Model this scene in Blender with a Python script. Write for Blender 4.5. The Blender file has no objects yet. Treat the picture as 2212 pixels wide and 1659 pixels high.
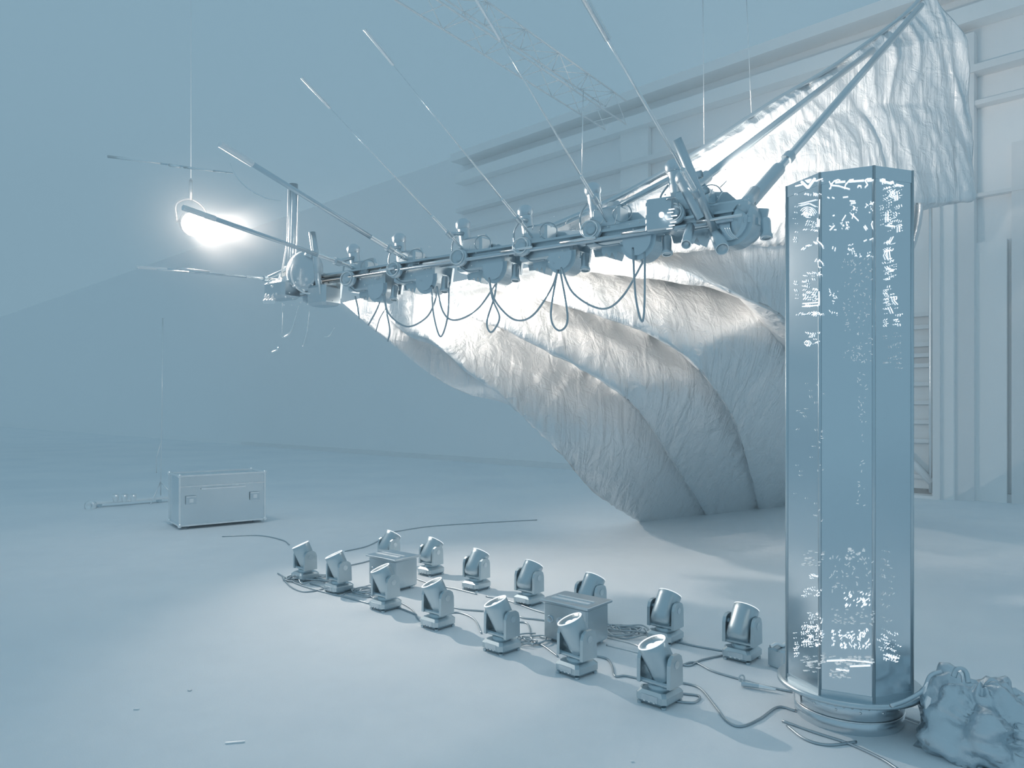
import bpy, math, random
from mathutils import Vector, Matrix, noise
random.seed(7)
S = bpy.context.scene
COL = S.collection
PI = math.pi

# ------------------------------------------------------------------ camera
F, CX, HY, CH = 1600.0, 1106.0, 880.0, 1.6       # focal px, centre px, horizon row, camera height
cam = bpy.data.cameras.new('camera'); co = bpy.data.objects.new('camera', cam); COL.objects.link(co)
co.location = (0, 0, CH); co.rotation_euler = (PI/2, 0, 0)
cam.sensor_width = 36; cam.lens = F/2212*36; cam.shift_y = (HY-829.5)/2212
cam.clip_end = 200
S.camera = co

def P(px, py, d):      # point at depth d seen at photo pixel px,py
    return Vector(((px-CX)/F*d, d, CH-(py-HY)*d/F))
def G(px, py, z=0.0):  # point at height z seen at photo pixel
    return P(px, py, (CH-z)*F/(py-HY))

# ------------------------------------------------------------------ world, exposure
W = (0.250, 0.403, 0.506)
w = bpy.data.worlds.new('world'); S.world = w; w.use_nodes = True
w.node_tree.nodes['Background'].inputs[0].default_value = (*W, 1)
w.node_tree.nodes['Background'].inputs[1].default_value = 1.0
S.view_settings.view_transform = 'Standard'; S.view_settings.look = 'None'
S.view_settings.exposure = 0; S.view_settings.gamma = 1; S.view_settings.use_curve_mapping = False
cy = S.cycles
cy.max_bounces = 7; cy.diffuse_bounces = 4; cy.glossy_bounces = 4; cy.volume_bounces = 0
cy.transparent_max_bounces = 8
cy.use_denoising = True; cy.volume_max_steps = 128; cy.use_adaptive_sampling = True; cy.adaptive_threshold = 0.06; cy.adaptive_min_samples = 16; cy.volume_step_rate = 2.0
cy.sample_clamp_indirect = 6

# ------------------------------------------------------------------ key lamp light
LAMP = P(420, 485, 9.3)
AIM = Vector((4.0, 3.0, 0.0))
LC = (1.0, 0.88, 0.78); WASH = 1
sp = bpy.data.lights.new('stage_lamp_light', 'SPOT'); so = bpy.data.objects.new('stage_lamp_light', sp); COL.objects.link(so)
ldir = (AIM-LAMP).normalized()
so.location = LAMP + ldir*0.04
so.rotation_euler = ldir.to_track_quat('-Z', 'Y').to_euler()
sp.energy = 900; sp.color = LC; sp.spot_size = math.radians(80); sp.spot_blend = 1.0; sp.shadow_soft_size = 0.05
sb = bpy.data.lights.new('stage_lamp_beam', 'SPOT'); sbo = bpy.data.objects.new('stage_lamp_beam', sb); COL.objects.link(sbo)
bdir = (Vector((1.3, 7.2, 3.05))-LAMP).normalized(); sbo.location = LAMP+ldir*0.04; sbo.rotation_euler = bdir.to_track_quat('-Z', 'Y').to_euler()
sb.energy = 1800; sb.color = LC; sb.spot_size = math.radians(44); sb.spot_blend = 1.0; sb.shadow_soft_size = 0.05

pl_ = bpy.data.lights.new('stage_lamp_glow', 'POINT'); plo = bpy.data.objects.new('stage_lamp_glow', pl_); COL.objects.link(plo)
plo.location = LAMP+(Vector((0.2, -0.5, 0))).normalized()*0.25; pl_.energy = 50; pl_.color = LC; pl_.shadow_soft_size = 0.08
# ------------------------------------------------------------------ materials
def mat(name, col, rough=0.5, metal=0.0, emit=None, es=0.0, bump=None, spec=None, vary=0.0):
    m = bpy.data.materials.new(name); m.use_nodes = True
    nt = m.node_tree; b = nt.nodes['Principled BSDF']
    b.inputs['Base Color'].default_value = (*col, 1)
    b.inputs['Roughness'].default_value = rough
    b.inputs['Metallic'].default_value = metal
    if spec is not None: b.inputs['Specular IOR Level'].default_value = spec
    if emit:
        b.inputs['Emission Color'].default_value = (*emit, 1); b.inputs['Emission Strength'].default_value = es
    if vary or bump:
        tc = nt.nodes.new('ShaderNodeTexCoord'); n = nt.nodes.new('ShaderNodeTexNoise')
        n.inputs['Scale'].default_value = bump[0] if bump else 6; n.inputs['Detail'].default_value = 4
        nt.links.new(tc.outputs['Object'], n.inputs['Vector'])
        if bump:
            bp = nt.nodes.new('ShaderNodeBump'); bp.inputs['Strength'].default_value = bump[1]; bp.inputs['Distance'].default_value = bump[2]
            nt.links.new(n.outputs['Fac'], bp.inputs['Height']); nt.links.new(bp.outputs['Normal'], b.inputs['Normal'])
        if vary:
            mx = nt.nodes.new('ShaderNodeMix'); mx.data_type = 'RGBA'
            mx.inputs[6].default_value = (*[c*(1-vary) for c in col], 1); mx.inputs[7].default_value = (*[min(1, c*(1+vary)) for c in col], 1)
            nt.links.new(n.outputs['Fac'], mx.inputs[0]); nt.links.new(mx.outputs[2], b.inputs['Base Color'])
    return m
M_body = mat('satin_housing', (0.63, 0.71, 0.75), 0.35, 1.0, bump=(30, 0.1, 0.002))
M_body2 = mat('smooth_housing', (0.68, 0.75, 0.79), 0.28, 1.0)
M_head = mat('dark_fixture_housing', (0.56, 0.65, 0.69), 0.38, 1.0, bump=(30, 0.1, 0.002))
M_head2 = mat('dark_fixture_trim', (0.62, 0.70, 0.74), 0.25, 1.0)
M_chrome = mat('polished_rod', (0.98, 0.98, 0.98), 0.12, 1.0)
M_steel = mat('bright_steel', (0.98, 0.98, 0.98), 0.3, 1.0)
M_white = mat('white_enamel', (0.97, 0.97, 0.97), 0.35, 0.0)
M_cable = mat('rubber_cable', (0.50, 0.57, 0.61), 0.4, 1.0)
M_lens = mat('lit_led_lens', (0.9, 0.9, 0.9), 0.1, 0, (1, 0.98, 0.95), 1.0)
M_ring = mat('lens_ring_shine', (0.9, 0.9, 0.9), 0.2, 0, (1, 1, 1), 0.75)  # bright metal rim; its shine is put in as glow
M_lamp = mat('lamp_lens', (1, 1, 1), 0.1, 0, (1, 0.95, 0.88), 30)
M_ind = mat('white_glow_mark', (1, 1, 1), 0.3, 0, (1, 1, 1), 0.85)  # glow put in for glints on the tower case; also rig button
M_ind2 = mat('dim_glint_mark', (0.8, 0.8, 0.8), 0.3, 0, (0.9, 0.97, 1), 0.22)  # weaker glow put in for the fainter tower glints
M_wall = mat('hall_wall_sheet', (0.975, 0.98, 0.985), 0.8, 0.0, vary=0.02)
M_wall2 = mat('hall_wall_pale_panel', (0.98, 0.98, 0.975), 0.8)
M_wdark = mat('hall_steel_dark', (0.90, 0.90, 0.90), 0.7)
M_case = mat('case_laminate', (0.76, 0.82, 0.85), 0.25, 1.0)
M_bag = mat('crumpled_black_plastic', (0.66, 0.73, 0.77), 0.4, 1.0, bump=(14, 0.5, 0.02))
M_glassy = mat('tower_glossy_panel', (0.74, 0.80, 0.835), 0.16, 1.0)

# floor: brushed concrete with stains
M_floor = bpy.data.materials.new('concrete_floor'); M_floor.use_nodes = True
nt = M_floor.node_tree; b = nt.nodes['Principled BSDF']; b.inputs['Roughness'].default_value = 0.75; b.inputs['Specular IOR Level'].default_value = 0.2
tc = nt.nodes.new('ShaderNodeTexCoord')
def nz(scale, det, rough=0.6):
    n = nt.nodes.new('ShaderNodeTexNoise'); n.inputs['Scale'].default_value = scale; n.inputs['Detail'].default_value = det; n.inputs['Roughness'].default_value = rough
    nt.links.new(tc.outputs['Object'], n.inputs['Vector']); return n
n1, n2, n3 = nz(0.55, 5), nz(5, 6, 0.7), nz(120, 3)
r1 = nt.nodes.new('ShaderNodeValToRGB'); r1.color_ramp.elements[0].position = 0.3; r1.color_ramp.elements[1].position = 0.7
r1.color_ramp.elements[0].color = (0.86, 0.90, 0.93, 1); r1.color_ramp.elements[1].color = (0.95, 0.97, 0.98, 1)
nt.links.new(n1.outputs['Fac'], r1.inputs['Fac'])
mx = nt.nodes.new('ShaderNodeMix'); mx.data_type = 'RGBA'; mx.blend_type = 'MULTIPLY'; mx.inputs[0].default_value = 0.3
nt.links.new(r1.outputs[0], mx.inputs[6]); nt.links.new(n2.outputs['Color'], mx.inputs[7])
r2 = nt.nodes.new('ShaderNodeValToRGB'); r2.color_ramp.elements[0].position = 0.25; r2.color_ramp.elements[1].position = 0.75
r2.color_ramp.elements[0].color = (0.86, 0.86, 0.86, 1); r2.color_ramp.elements[1].color = (1, 1, 1, 1)
nt.links.new(n2.outputs['Fac'], r2.inputs['Fac']); nt.links.new(r2.outputs[0], mx.inputs[7])
nt.links.new(mx.outputs[2], b.inputs['Base Color'])
bp = nt.nodes.new('ShaderNodeBump'); bp.inputs['Strength'].default_value = 0.35; bp.inputs['Distance'].default_value = 0.004
nt.links.new(n3.outputs['Fac'], bp.inputs['Height']); nt.links.new(bp.outputs['Normal'], b.inputs['Normal'])

# silver cloth
M_cloth = bpy.data.materials.new('silver_foil_cloth'); M_cloth.use_nodes = True
nt = M_cloth.node_tree; b = nt.nodes['Principled BSDF']
b.inputs['Base Color'].default_value = (0.94, 0.965, 0.98, 1); b.inputs['Metallic'].default_value = 0.7; b.inputs['Roughness'].default_value = 0.36
tc = nt.nodes.new('ShaderNodeTexCoord')
mp = nt.nodes.new('ShaderNodeMapping'); mp.inputs['Scale'].default_value = (7.5, 2.5, 0.75); mp.inputs['Rotation'].default_value = (0, math.radians(-14), 0)
nt.links.new(tc.outputs['Object'], mp.inputs['Vector'])
na = nt.nodes.new('ShaderNodeTexNoise'); na.inputs['Scale'].default_value = 1.0; na.inputs['Detail'].default_value = 5; na.inputs['Distortion'].default_value = 0.8
nt.links.new(mp.outputs[0], na.inputs['Vector'])
nb = nt.nodes.new('ShaderNodeTexNoise'); nb.inputs['Scale'].default_value = 6.5; nb.inputs['Detail'].default_value = 6; nb.inputs['Distortion'].default_value = 1.2
nt.links.new(tc.outputs['Object'], nb.inputs['Vector'])
ad = nt.nodes.new('ShaderNodeMath'); ad.operation = 'MULTIPLY_ADD'; ad.inputs[1].default_value = 0.5
nt.links.new(nb.outputs['Fac'], ad.inputs[0]); nt.links.new(na.outputs['Fac'], ad.inputs[2])
bp = nt.nodes.new('ShaderNodeBump'); bp.inputs['Strength'].default_value = 1.0; bp.inputs['Distance'].default_value = 0.045
nt.links.new(ad.outputs[0], bp.inputs['Height']); nt.links.new(bp.outputs['Normal'], b.inputs['Normal'])

tl = nt.nodes.new('ShaderNodeBsdfTranslucent'); tl.inputs[0].default_value = (0.92, 0.96, 0.98, 1); nt.links.new(bp.outputs['Normal'], tl.inputs['Normal'])
mxs = nt.nodes.new('ShaderNodeMixShader'); mxs.inputs[0].default_value = 0.22
nt.links.new(b.outputs[0], mxs.inputs[1]); nt.links.new(tl.outputs[0], mxs.inputs[2])
nt.links.new(mxs.outputs[0], nt.nodes['Material Output'].inputs['Surface'])

# ------------------------------------------------------------------ mesh builder
def frame(d):
    d = Vector(d).normalized(); a = Vector((0, 0, 1)) if abs(d.z) < 0.95 else Vector((1, 0, 0))
    u = d.cross(a).normalized(); return u, d.cross(u).normalized(), d
class MB:
    def __init__(s): s.v = []; s.f = []; s.sm = []
    def add(s, vs, fs, smooth=False):
        o = len(s.v); s.v += [Vector(v) for v in vs]
        s.f += [tuple(i+o for i in f) for f in fs]; s.sm += [smooth]*len(fs); return s
    def box(s, c, size, R=None, bev=0.0):
        R = R or Matrix.Identity(3); hx, hy, hz = [q/2 for q in size]; c = Vector(c)
        if bev <= 0:
            vs = [c+R@Vector((x*hx, y*hy, z*hz)) for z in (-1, 1) for y in (-1, 1) for x in (-1, 1)]
            return s.add(vs, [(0, 2, 3, 1), (4, 5, 7, 6), (0, 1, 5, 4), (2, 6, 7, 3), (0, 4, 6, 2), (1, 3, 7, 5)])
        def ring(z, i):
            a, bq = hx-i, hy-i; e = bev
            return [c+R@Vector(p) for p in ((a-e, -bq, z), (a, -bq+e, z), (a, bq-e, z), (a-e, bq, z), (-a+e, bq, z), (-a, bq-e, z), (-a, -bq+e, z), (-a+e, -bq, z))]
        rs = [ring(-hz, bev), ring(-hz+bev, 0), ring(hz-bev, 0), ring(hz, bev)]
        vs = sum(rs, []); fs = [tuple(reversed(range(8))), tuple(range(24, 32))]
        for k in range(3):
            for i in range(8): j = (i+1) % 8; fs.append((k*8+i, k*8+j, k*8+8+j, k*8+8+i))
        return s.add(vs, fs)
    def lathe(s, o, d, prof, n=20, caps=True, a0=0, a1=2*PI, smooth=True):
        u, v, d = frame(d); o = Vector(o); full = abs(a1-a0-2*PI) < 1e-6; m = n if full else n+1
        vs = []; fs = []
        for r, h in prof:
            for i in range(m):
                a = a0+(a1-a0)*i/n; vs.append(o+d*h+u*(math.cos(a)*r)+v*(math.sin(a)*r))
        for k in range(len(prof)-1):
            for i in range(n):
                j = (i+1) % m; fs.append((k*m+i, k*m+j, (k+1)*m+j, (k+1)*m+i))
        s.add(vs, fs, smooth)
        if caps:
            for k, rev in ((0, True), (len(prof)-1, False)):
                if prof[k][0] > 1e-5:
                    idx = list(range(k*m, k*m+m)); s.add([vs[i] for i in idx], [tuple(reversed(range(m))) if rev else tuple(range(m))])
        return s
    def cyl(s, a, b, r, r2=None, n=16):
        a = Vector(a); b = Vector(b); return s.lathe(a, b-a, [(r, 0), (r if r2 is None else r2, (b-a).length)], n)
    def tube(s, pts, r, n=8, taper=None):
        pts = [Vector(p) for p in pts]; vs = []; fs = []; pu = None
        for k, p in enumerate(pts):
            t = (pts[min(k+1, len(pts)-1)]-pts[max(k-1, 0)])
            u, v, t = frame(t)
            if pu is not None:
                u = (pu-t*pu.dot(t)).normalized(); v = t.cross(u)
            pu = u
            rr = r if taper is None else taper(k/(len(pts)-1))*r
            for i in range(n):
                a = 2*PI*i/n; vs.append(p+u*(math.cos(a)*rr)+v*(math.sin(a)*rr))
        for k in range(len(pts)-1):
            for i in range(n): j = (i+1) % n; fs.append((k*n+i, k*n+j, k*n+n+j, k*n+n+i))
        fs.append(tuple(reversed(range(n)))); fs.append(tuple(range((len(pts)-1)*n, len(pts)*n)))
        return s.add(vs, fs, True)
    def ring(s, o, d, R, r, n=28, m=8):
        u, v, d = frame(d); o = Vector(o); vs = []; fs = []
        for i in range(n):
            a = 2*PI*i/n; q = u*math.cos(a)+v*math.sin(a)
            for j in range(m):
                e = 2*PI*j/m; vs.append(o+q*(R+r*math.cos(e))+d*(r*math.sin(e)))
        for i in range(n):
            for j in range(m): fs.append((i*m+j, ((i+1) % n)*m+j, ((i+1) % n)*m+(j+1) % m, i*m+(j+1) % m))
        return s.add(vs, fs, True)
    def ball(s, c, r, n=8, sq=(1, 1, 1)):
        k0 = len(s.v)
        s.lathe((0, 0, 0), (0, 0, 1), [(max(1e-4, r*math.sin(PI*k/n)), -r*math.cos(PI*k/n)) for k in range(n+1)], n+4, False)
        for i in range(k0, len(s.v)):
            q = s.v[i]; s.v[i] = Vector(c)+Vector((q.x*sq[0], q.y*sq[1], q.z*sq[2]))
        return s
    def prism(s, poly, o, u, v, d, h):   # polygon in (u,v) plane at o, extruded h along d
        o = Vector(o); n = len(poly); b0 = [o+u*x+v*y for x, y in poly]
        vs = b0+[p+d*h for p in b0]
        fs = [tuple(reversed(range(n))), tuple(range(n, 2*n))]+[(i, (i+1) % n, (i+1) % n+n, i+n) for i in range(n)]
        return s.add(vs, fs)
    def build(s, name, m, parent=None, world=False, kind=None, label=None):
        me = bpy.data.meshes.new(name)
        off = parent.matrix_basis.inverted() if (parent and world and parent.parent is None) else (
            (parent.parent.matrix_basis @ parent.matrix_basis).inverted() if (parent and world) else None)
        me.from_pydata([(off@v if off is not None else v) for v in s.v], [], s.f)
        me.polygons.foreach_set('use_smooth', s.sm); me.materials.append(m); me.validate(); me.update()
        o = bpy.data.objects.new(name, me); COL.objects.link(o)
        if parent: o.parent = parent
        if kind: o['kind'] = kind
        if label: o['label'] = label
        return o
def tag(o, label, cat, group=None, kind=None):
    o['label'] = label; o['category'] = cat
    if group: o['group'] = group
    if kind: o['kind'] = kind
    return o
def empty(name, loc, label, cat, rz=0, group=None):
    o = bpy.data.objects.new(name, None); o.empty_display_size = 0.1; COL.objects.link(o)
    o.location = loc; o.rotation_euler = (0, 0, rz); o.matrix_basis = Matrix.Translation(Vector(loc))@Matrix.Rotation(rz, 4, 'Z')
    return tag(o, label, cat, group)
def spline(pts, n=8):
    pts = [Vector(p) for p in pts]
    if len(pts) < 3: return [pts[0].lerp(pts[-1], i/n) for i in range(n+1)]
    out = []
    for k in range(len(pts)-1):
        p0 = pts[k-1] if k else pts[0]*2-pts[1]; p1, p2 = pts[k], pts[k+1]
        p3 = pts[k+2] if k+2 < len(pts) else pts[-1]*2-pts[-2]
        for i in range(n):
            t = i/n; out.append(0.5*((2*p1)+(p2-p0)*t+(2*p0-5*p1+4*p2-p3)*t*t+(-p0+3*p1-3*p2+p3)*t**3))
    out.append(pts[-1]); return out
def resample(pts, n):
    L = [0]
    for a, b_ in zip(pts, pts[1:]): L.append(L[-1]+(b_-a).length)
    out = []; k = 0
    for i in range(n):
        t = L[-1]*i/(n-1)
        while k < len(L)-2 and L[k+1] < t: k += 1
        out.append(pts[k].lerp(pts[k+1], (t-L[k])/max(1e-9, L[k+1]-L[k])))
    return out
def struct(o): o['kind'] = 'structure'; return o

# ================================================================== SETTING
m = MB(); m.add([(-120, -8, 0), (30, -8, 0), (30, 130, 0), (-120, 130, 0)], [(0, 1, 2, 3)]); struct(m.build('floor', M_floor))
W1 = Vector((-0.72, 0.694, 0)).normalized(); W2 = Vector((0.694, 0.72, 0)).normalized(); UP = Vector((0, 0, 1))
WP = Vector((7.2, 13.6, 0))
def wp(px, out=0.0):   # distance along the back wall where photo column px meets it
    k = (px-CX)/F; q = WP-W2*out; return (q.x-k*q.y)/(k*W1.y-W1.x)
RW = Matrix((W1, W2, UP)).transposed()
def wbox(mb, s0, s1, z0, z1, out, th=0.1):
    c = WP+W1*((s0+s1)/2)-W2*(out-th/2)+UP*((z0+z1)/2)
    return mb.box(c, (abs(s1-s0), th, z1-z0), RW)
wb = struct(wbox(MB(), -14, 150, 0, 9.1, -0.0, 0.2).build('wall_back', M_wall))
for z, o_, h in ((8.75, 0.5, 0.22), (8.15, 0.35, 0.28), (7.3, 0.3, 0.12), (6.75, 0.22, 0.08), (5.2, 0.15, 0.06)):
    wbox(MB(), -13, 12, z, z+h, o_, o_ - 0.005).build('wall_beam', M_wdark if h < 0.2 else M_wall2, wb)
for s in (-10, -6, -2):   # roof beams crossing the hall
    m = MB(); c = WP+W1*s-W2*8+UP*8.95; m.box(c, (0.18, 15.5, 0.28), RW); struct(m.build('ceiling', M_wall))
# pillars and panels on the back wall
def wpart(name, x0, x1, y_top, out, m_, z0=0.0, par=wb, zt=None, th=None):
    s0, s1 = wp(x0, out), wp(x1, out); d = (WP+W1*((s0+s1)/2)-W2*out).y
    z1 = zt if zt else CH-(y_top-HY)*d/F
    return wbox(MB(), s0, s1, z0, z1, out, th or (out-0.005)).build(name, m_, par)
wpart('pillar', 2032, 2060, 300, 0.35, M_wall2, zt=8.0)
wpart('pillar', 2014, 2030, 300, 0.45, M_wdark, zt=8.0)
wpart('pillar', 2062, 2104, 300, 0.25, M_wdark, zt=8.0)
wpart('wall_panel', 2108, 2175, 520, 0.12, M_wall2)
wpart('wall_panel', 1340, 1400, 250, 0.15, M_wall2, z0=5.4)
wpart('wall_panel', 2185, 2260, 300, 0.12, M_wdark)
wpart('wall_panel', 1700, 2012, 560, 0.06, M_wall2)
for y in (680, 707, 745, 768, 790, 830, 870, 912, 953, 1030):     # rails of the slatted gate
    s0, s1 = wp(1880, 0.2), wp(2012, 0.2); d = (WP+W1*s1).y; z = CH-(y-HY)*d/F
    wbox(MB(), s0, s1, z-0.03, z+0.04, 0.2, 0.12).build('gate_rail', M_wdark, wb)
s0, s1 = wp(1950, 0.3), wp(2013, 0.3)
m = MB(); a = WP+W1*s0-W2*0.3+UP*(CH-(975-HY)*13.6/F); c = WP+W1*s1-W2*0.3+UP*(CH-(1035-HY)*13.6/F)
m.tube([a, c], 0.07, 6); m.build('gate_brace', M_wdark, wb)
wpart('gate_sill', 1900, 2016, 1068, 0.4, M_white)
m = MB(); s = wp(2010, 0.32)
m.tube([WP+W1*s-W2*0.32+UP*z for z in (0.1, 2, 4, 5.4)], 0.028, 8); m.build('gate_pipe', M_steel, wb)
struct(wbox(MB(), -14, 26, 0, 0.14, 0.06, 0.055).build('baseboard_back', M_wdark))

# roof truss at the top of the frame
T = empty('roof_truss', P(1150, 60, 11), 'grey lattice truss hung high under the roof at the top edge', 'truss')
t0, t1 = P(880, -60, 9.5), P(1330, 130, 14)
ax = (t1-t0); hz = Vector((ax.x, ax.y, 0)).normalized(); sd = Vector((-hz.y, hz.x, 0)); L = ax.length
t1.z = t0.z; ax = t1-t0; L = ax.length; hz = ax.normalized()
t0z = 6.9; t0.z = t1.z = t0z
ch = [sd*0.22+UP*0.0, -sd*0.22+UP*0.0, sd*0.22+UP*0.44, -sd*0.22+UP*0.44]
for c in ch: MB().tube([t0+c, t1+c], 0.015, 8).build('chord', M_wall, T, True)
n = 12
for k in range(n):
    a, b_ = t0+hz*L*k/n, t0+hz*L*(k+1)/n
    m = MB(); i = k % 2
    m.tube([a+ch[0], a+ch[1]], 0.008, 5).tube([a+ch[2], a+ch[3]], 0.008, 5)
    m.tube([a+ch[0+2*i], b_+ch[2-2*i]], 0.008, 5).tube([a+ch[1+2*i], b_+ch[3-2*i]], 0.008, 5).tube([a+ch[2+i], b_+ch[3-i]], 0.008, 5)
    m.build('brace', M_wall, T, True)

# haze in the hall
m = MB(); m.box((-4, 12, 5.4), (46, 36, 11.0))
hz_ = m.build('haze', None if False else M_wall); hz_.data.materials.clear()
mh = bpy.data.materials.new('stage_haze'); mh.use_nodes = True; nh = mh.node_tree; nh.nodes.clear()
oh = nh.nodes.new('ShaderNodeOutputMaterial'); vs_ = nh.nodes.new('ShaderNodeVolumeScatter')
vs_.inputs['Density'].default_value = 0.009; vs_.inputs['Anisotropy'].default_value = 0.1
nh.links.new(vs_.outputs[0], oh.inputs['Volume']); hz_.data.materials.append(mh)
tag(hz_, 'thin theatrical haze filling the hall and glowing around the lamp', 'haze', kind='stuff')

hp = MB(); hp.ball(P(448, 487, 9.25), 1.0, 16, (1.5, 1.5, 1.2)); hpo = hp.build('added_glow_haze', M_wall); hpo.data.materials.clear()  # denser haze added so the lamp gets its glow
mp_ = bpy.data.materials.new('added_dense_haze'); mp_.use_nodes = True; nh = mp_.node_tree; nh.nodes.clear()
oh = nh.nodes.new('ShaderNodeOutputMaterial'); vs_ = nh.nodes.new('ShaderNodeVolumeScatter'); tc_ = nh.nodes.new('ShaderNodeTexCoord')
c_ = P(448, 487, 9.25)
sb_ = nh.nodes.new('ShaderNodeVectorMath'); sb_.operation = 'SUBTRACT'; sb_.inputs[1].default_value = c_
dv_ = nh.nodes.new('ShaderNodeVectorMath'); dv_.operation = 'DIVIDE'; dv_.inputs[1].default_value = (1.48, 1.48, 1.18)
ln_ = nh.nodes.new('ShaderNodeVectorMath'); ln_.operation = 'LENGTH'
mr_ = nh.nodes.new('ShaderNodeMapRange'); mr_.interpolation_type = 'SMOOTHERSTEP'
mr_.inputs[1].default_value = 0.0; mr_.inputs[2].default_value = 1.0; mr_.inputs[3].default_value = 0.12; mr_.inputs[4].default_value = 0.0
nh.links.new(tc_.outputs['Object'], sb_.inputs[0]); nh.links.new(sb_.outputs[0], dv_.inputs[0]); nh.links.new(dv_.outputs[0], ln_.inputs[0])
nh.links.new(ln_.outputs['Value'], mr_.inputs[0]); nh.links.new(mr_.outputs[0], vs_.inputs['Density']); nh.links.new(vs_.outputs[0], oh.inputs['Volume'])
hpo.data.materials.append(mp_); tag(hpo, 'added denser haze ball that makes the stage lamp glow', 'haze', kind='stuff')

# ================================================================== KEY LAMP fixture
u, v, _ = frame(ldir)
sdir = ldir.copy(); ldir = (ldir*0.45+(Vector((0, 0, CH))-LAMP).normalized()*0.55).normalized()
R_ = empty('stage_lamp', LAMP, 'glaring white stage lamp hanging in haze at left', 'lamp')
MB().lathe(LAMP-ldir*0.42, ldir, [(0.05, 0.1), (0.10, 0.12), (0.12, 0.2), (0.15, 0.25), (0.158, 0.41), (0.15, 0.41)], 24).build('housing', M_body, R_, True)
MB().lathe(LAMP-ldir*0.012, ldir, [(0.0001, 0), (0.148, 0.0), (0.14, 0.015), (0.0001, 0.02)], 24, False).build('lens', M_lamp, R_, True)
c = LAMP-ldir*0.2
MB().tube(spline([c+u*0.18-UP*0.02, c+u*0.19+UP*0.2, c+UP*0.3, c-u*0.19+UP*0.2, c-u*0.18-UP*0.02], 6), 0.014, 6).build('yoke', M_steel, R_, True)
MB().tube([c+UP*0.29, c+UP*0.55], 0.02, 8).build('hook_clamp', M_steel, R_, True)
MB().tube([c+UP*0.5, Vector((c.x, c.y, 8.6))], 0.002, 5).build('safety_wire', M_wall, R_, True)

# ================================================================== SILVER CLOTH
SH = {}
def rib(pts): return resample(spline([P(*p) for p in pts], 10), MV)
MV = 330
A_ = [(741, 654, 8.2), (790, 697, 8.1), (836, 735, 8.05), (935, 812, 8.1), (1016, 853, 8.3), (1093, 868, 8.6), (1180, 925, 8.8), (1290, 1040, 9.4), (1392, 1130, 10.3)]
B_ = [(800, 640, 7.95), (872, 717, 7.6), (953, 753, 7.4), (1016, 807, 7.3), (1093, 862, 7.3), (1152, 920, 7.4), (1220, 988, 7.6), (1288, 1065, 8.4), (1392, 1132, 9.9)]
D_ = [(905, 625, 7.5), (989, 672, 7.2), (1084, 712, 7.0), (1197, 767, 6.9), (1288, 816, 6.95), (1378, 880, 7.2), (1450, 985, 8.2), (1530, 1118, 10.4)]
F_ = [(1010, 605, 7.1), (1075, 627, 6.9), (1197, 654, 6.6), (1288, 681, 6.5), (1400, 721, 6.5), (1478, 767, 6.6), (1545, 838, 6.9), (1600, 940, 8.2), (1640, 1105, 11)]
H_ = [(1140, 580, 6.7), (1256, 586, 6.5), (1405, 604, 6.4), (1491, 613, 6.4), (1559, 627, 6.4), (1627, 654, 6.4), (1705, 702, 6.6), (1760, 830, 8.0), (1790, 1090, 11.8)]
I_ = [(1270, 550, 6.3), (1350, 552, 6.3), (1450, 545, 6.45), (1560, 535, 6.7), (1700, 525, 7.2), (1800, 510, 7.4), (1880, 490, 7.6), (1940, 468, 7.75)]
J_ = [(1300, 520, 6.4), (1380, 505, 6.5), (1500, 485, 6.65), (1620, 460, 6.9), (1750, 445, 7.2), (1860, 450, 7.45), (1955, 447, 7.7), (2040, 437, 7.9), (2105, 428, 8.0)]
J2 = [(1290, 500, 6.6), (1400, 450, 6.8), (1500, 420, 6.95), (1640, 380, 7.2), (1780, 370, 7.5), (1900, 375, 7.8), (1990, 372, 8.0), (2104, 372, 8.2)]
K_ = [(1230, 497, 6.7), (1350, 437, 6.95), (1480, 375, 7.2), (1600, 320, 7.4), (1740, 265, 7.7), (1880, 230, 8.0), (1990, 225, 8.2), (2098, 250, 8.4)]
K2 = [(1190, 500, 6.75), (1340, 430, 7.1), (1480, 358, 7.4), (1640, 262, 7.7), (1800, 160, 8.1), (1920, 110, 8.3), (2010, 90, 8.5), (2088, 90, 8.6)]
L_ = [(1165, 503, 6.8), (1320, 436, 7.2), (1480, 348, 7.5), (1660, 230, 7.9), (1780, 160, 8.2), (1880, 92, 8.4), (1960, 30, 8.6), (2005, -20, 8.7)]
def val(R, dep, dy, peak=0.45):
    out = []
    n = len(R)-1
    for k, (x, y, d) in enumerate(R):
        t = k/n; f = max(0.06, math.sin(PI*min(1, t**0.8)))
        out.append((x-dy*0.4*f, y-dy*f, d+dep*f))
    return out
def push(R, e): return [(x, y, d+e) for x, y, d in R]
A_ = push(A_, 0.35); B_ = push(B_, 0.6); D_ = push(D_, 0.75); F_ = push(F_, 0.8); H_ = push(H_, 0.8); I_ = push(I_, 0.7); J_ = push(J_, 0.45); J2 = push(J2, 0.3); K_ = push(K_, 0.25)
seq = [(A_, 0.0), (val(B_, 0.7, 12), 0), (B_, 0), (val(D_, 1.3, 12), 0.16), (D_, 0), (val(F_, 1.4, 12), 0.2), (F_, 0), (val(H_, 1.5, 12), 0.2), (H_, 0), (val(I_, 0.7, 8), 0.16), (I_, 0), (J_, 0.12), (J2, 0.06), (K_, 0.05), (K2, 0.02), (L_, 0.0)]
ribs = [(rib(r), b_) for r, b_ in seq]
sub = [14, 5, 34, 5, 34, 5, 34, 5, 24, 5, 20, 20, 26, 26, 14]
rows = []; uv = []; vv = 0
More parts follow.
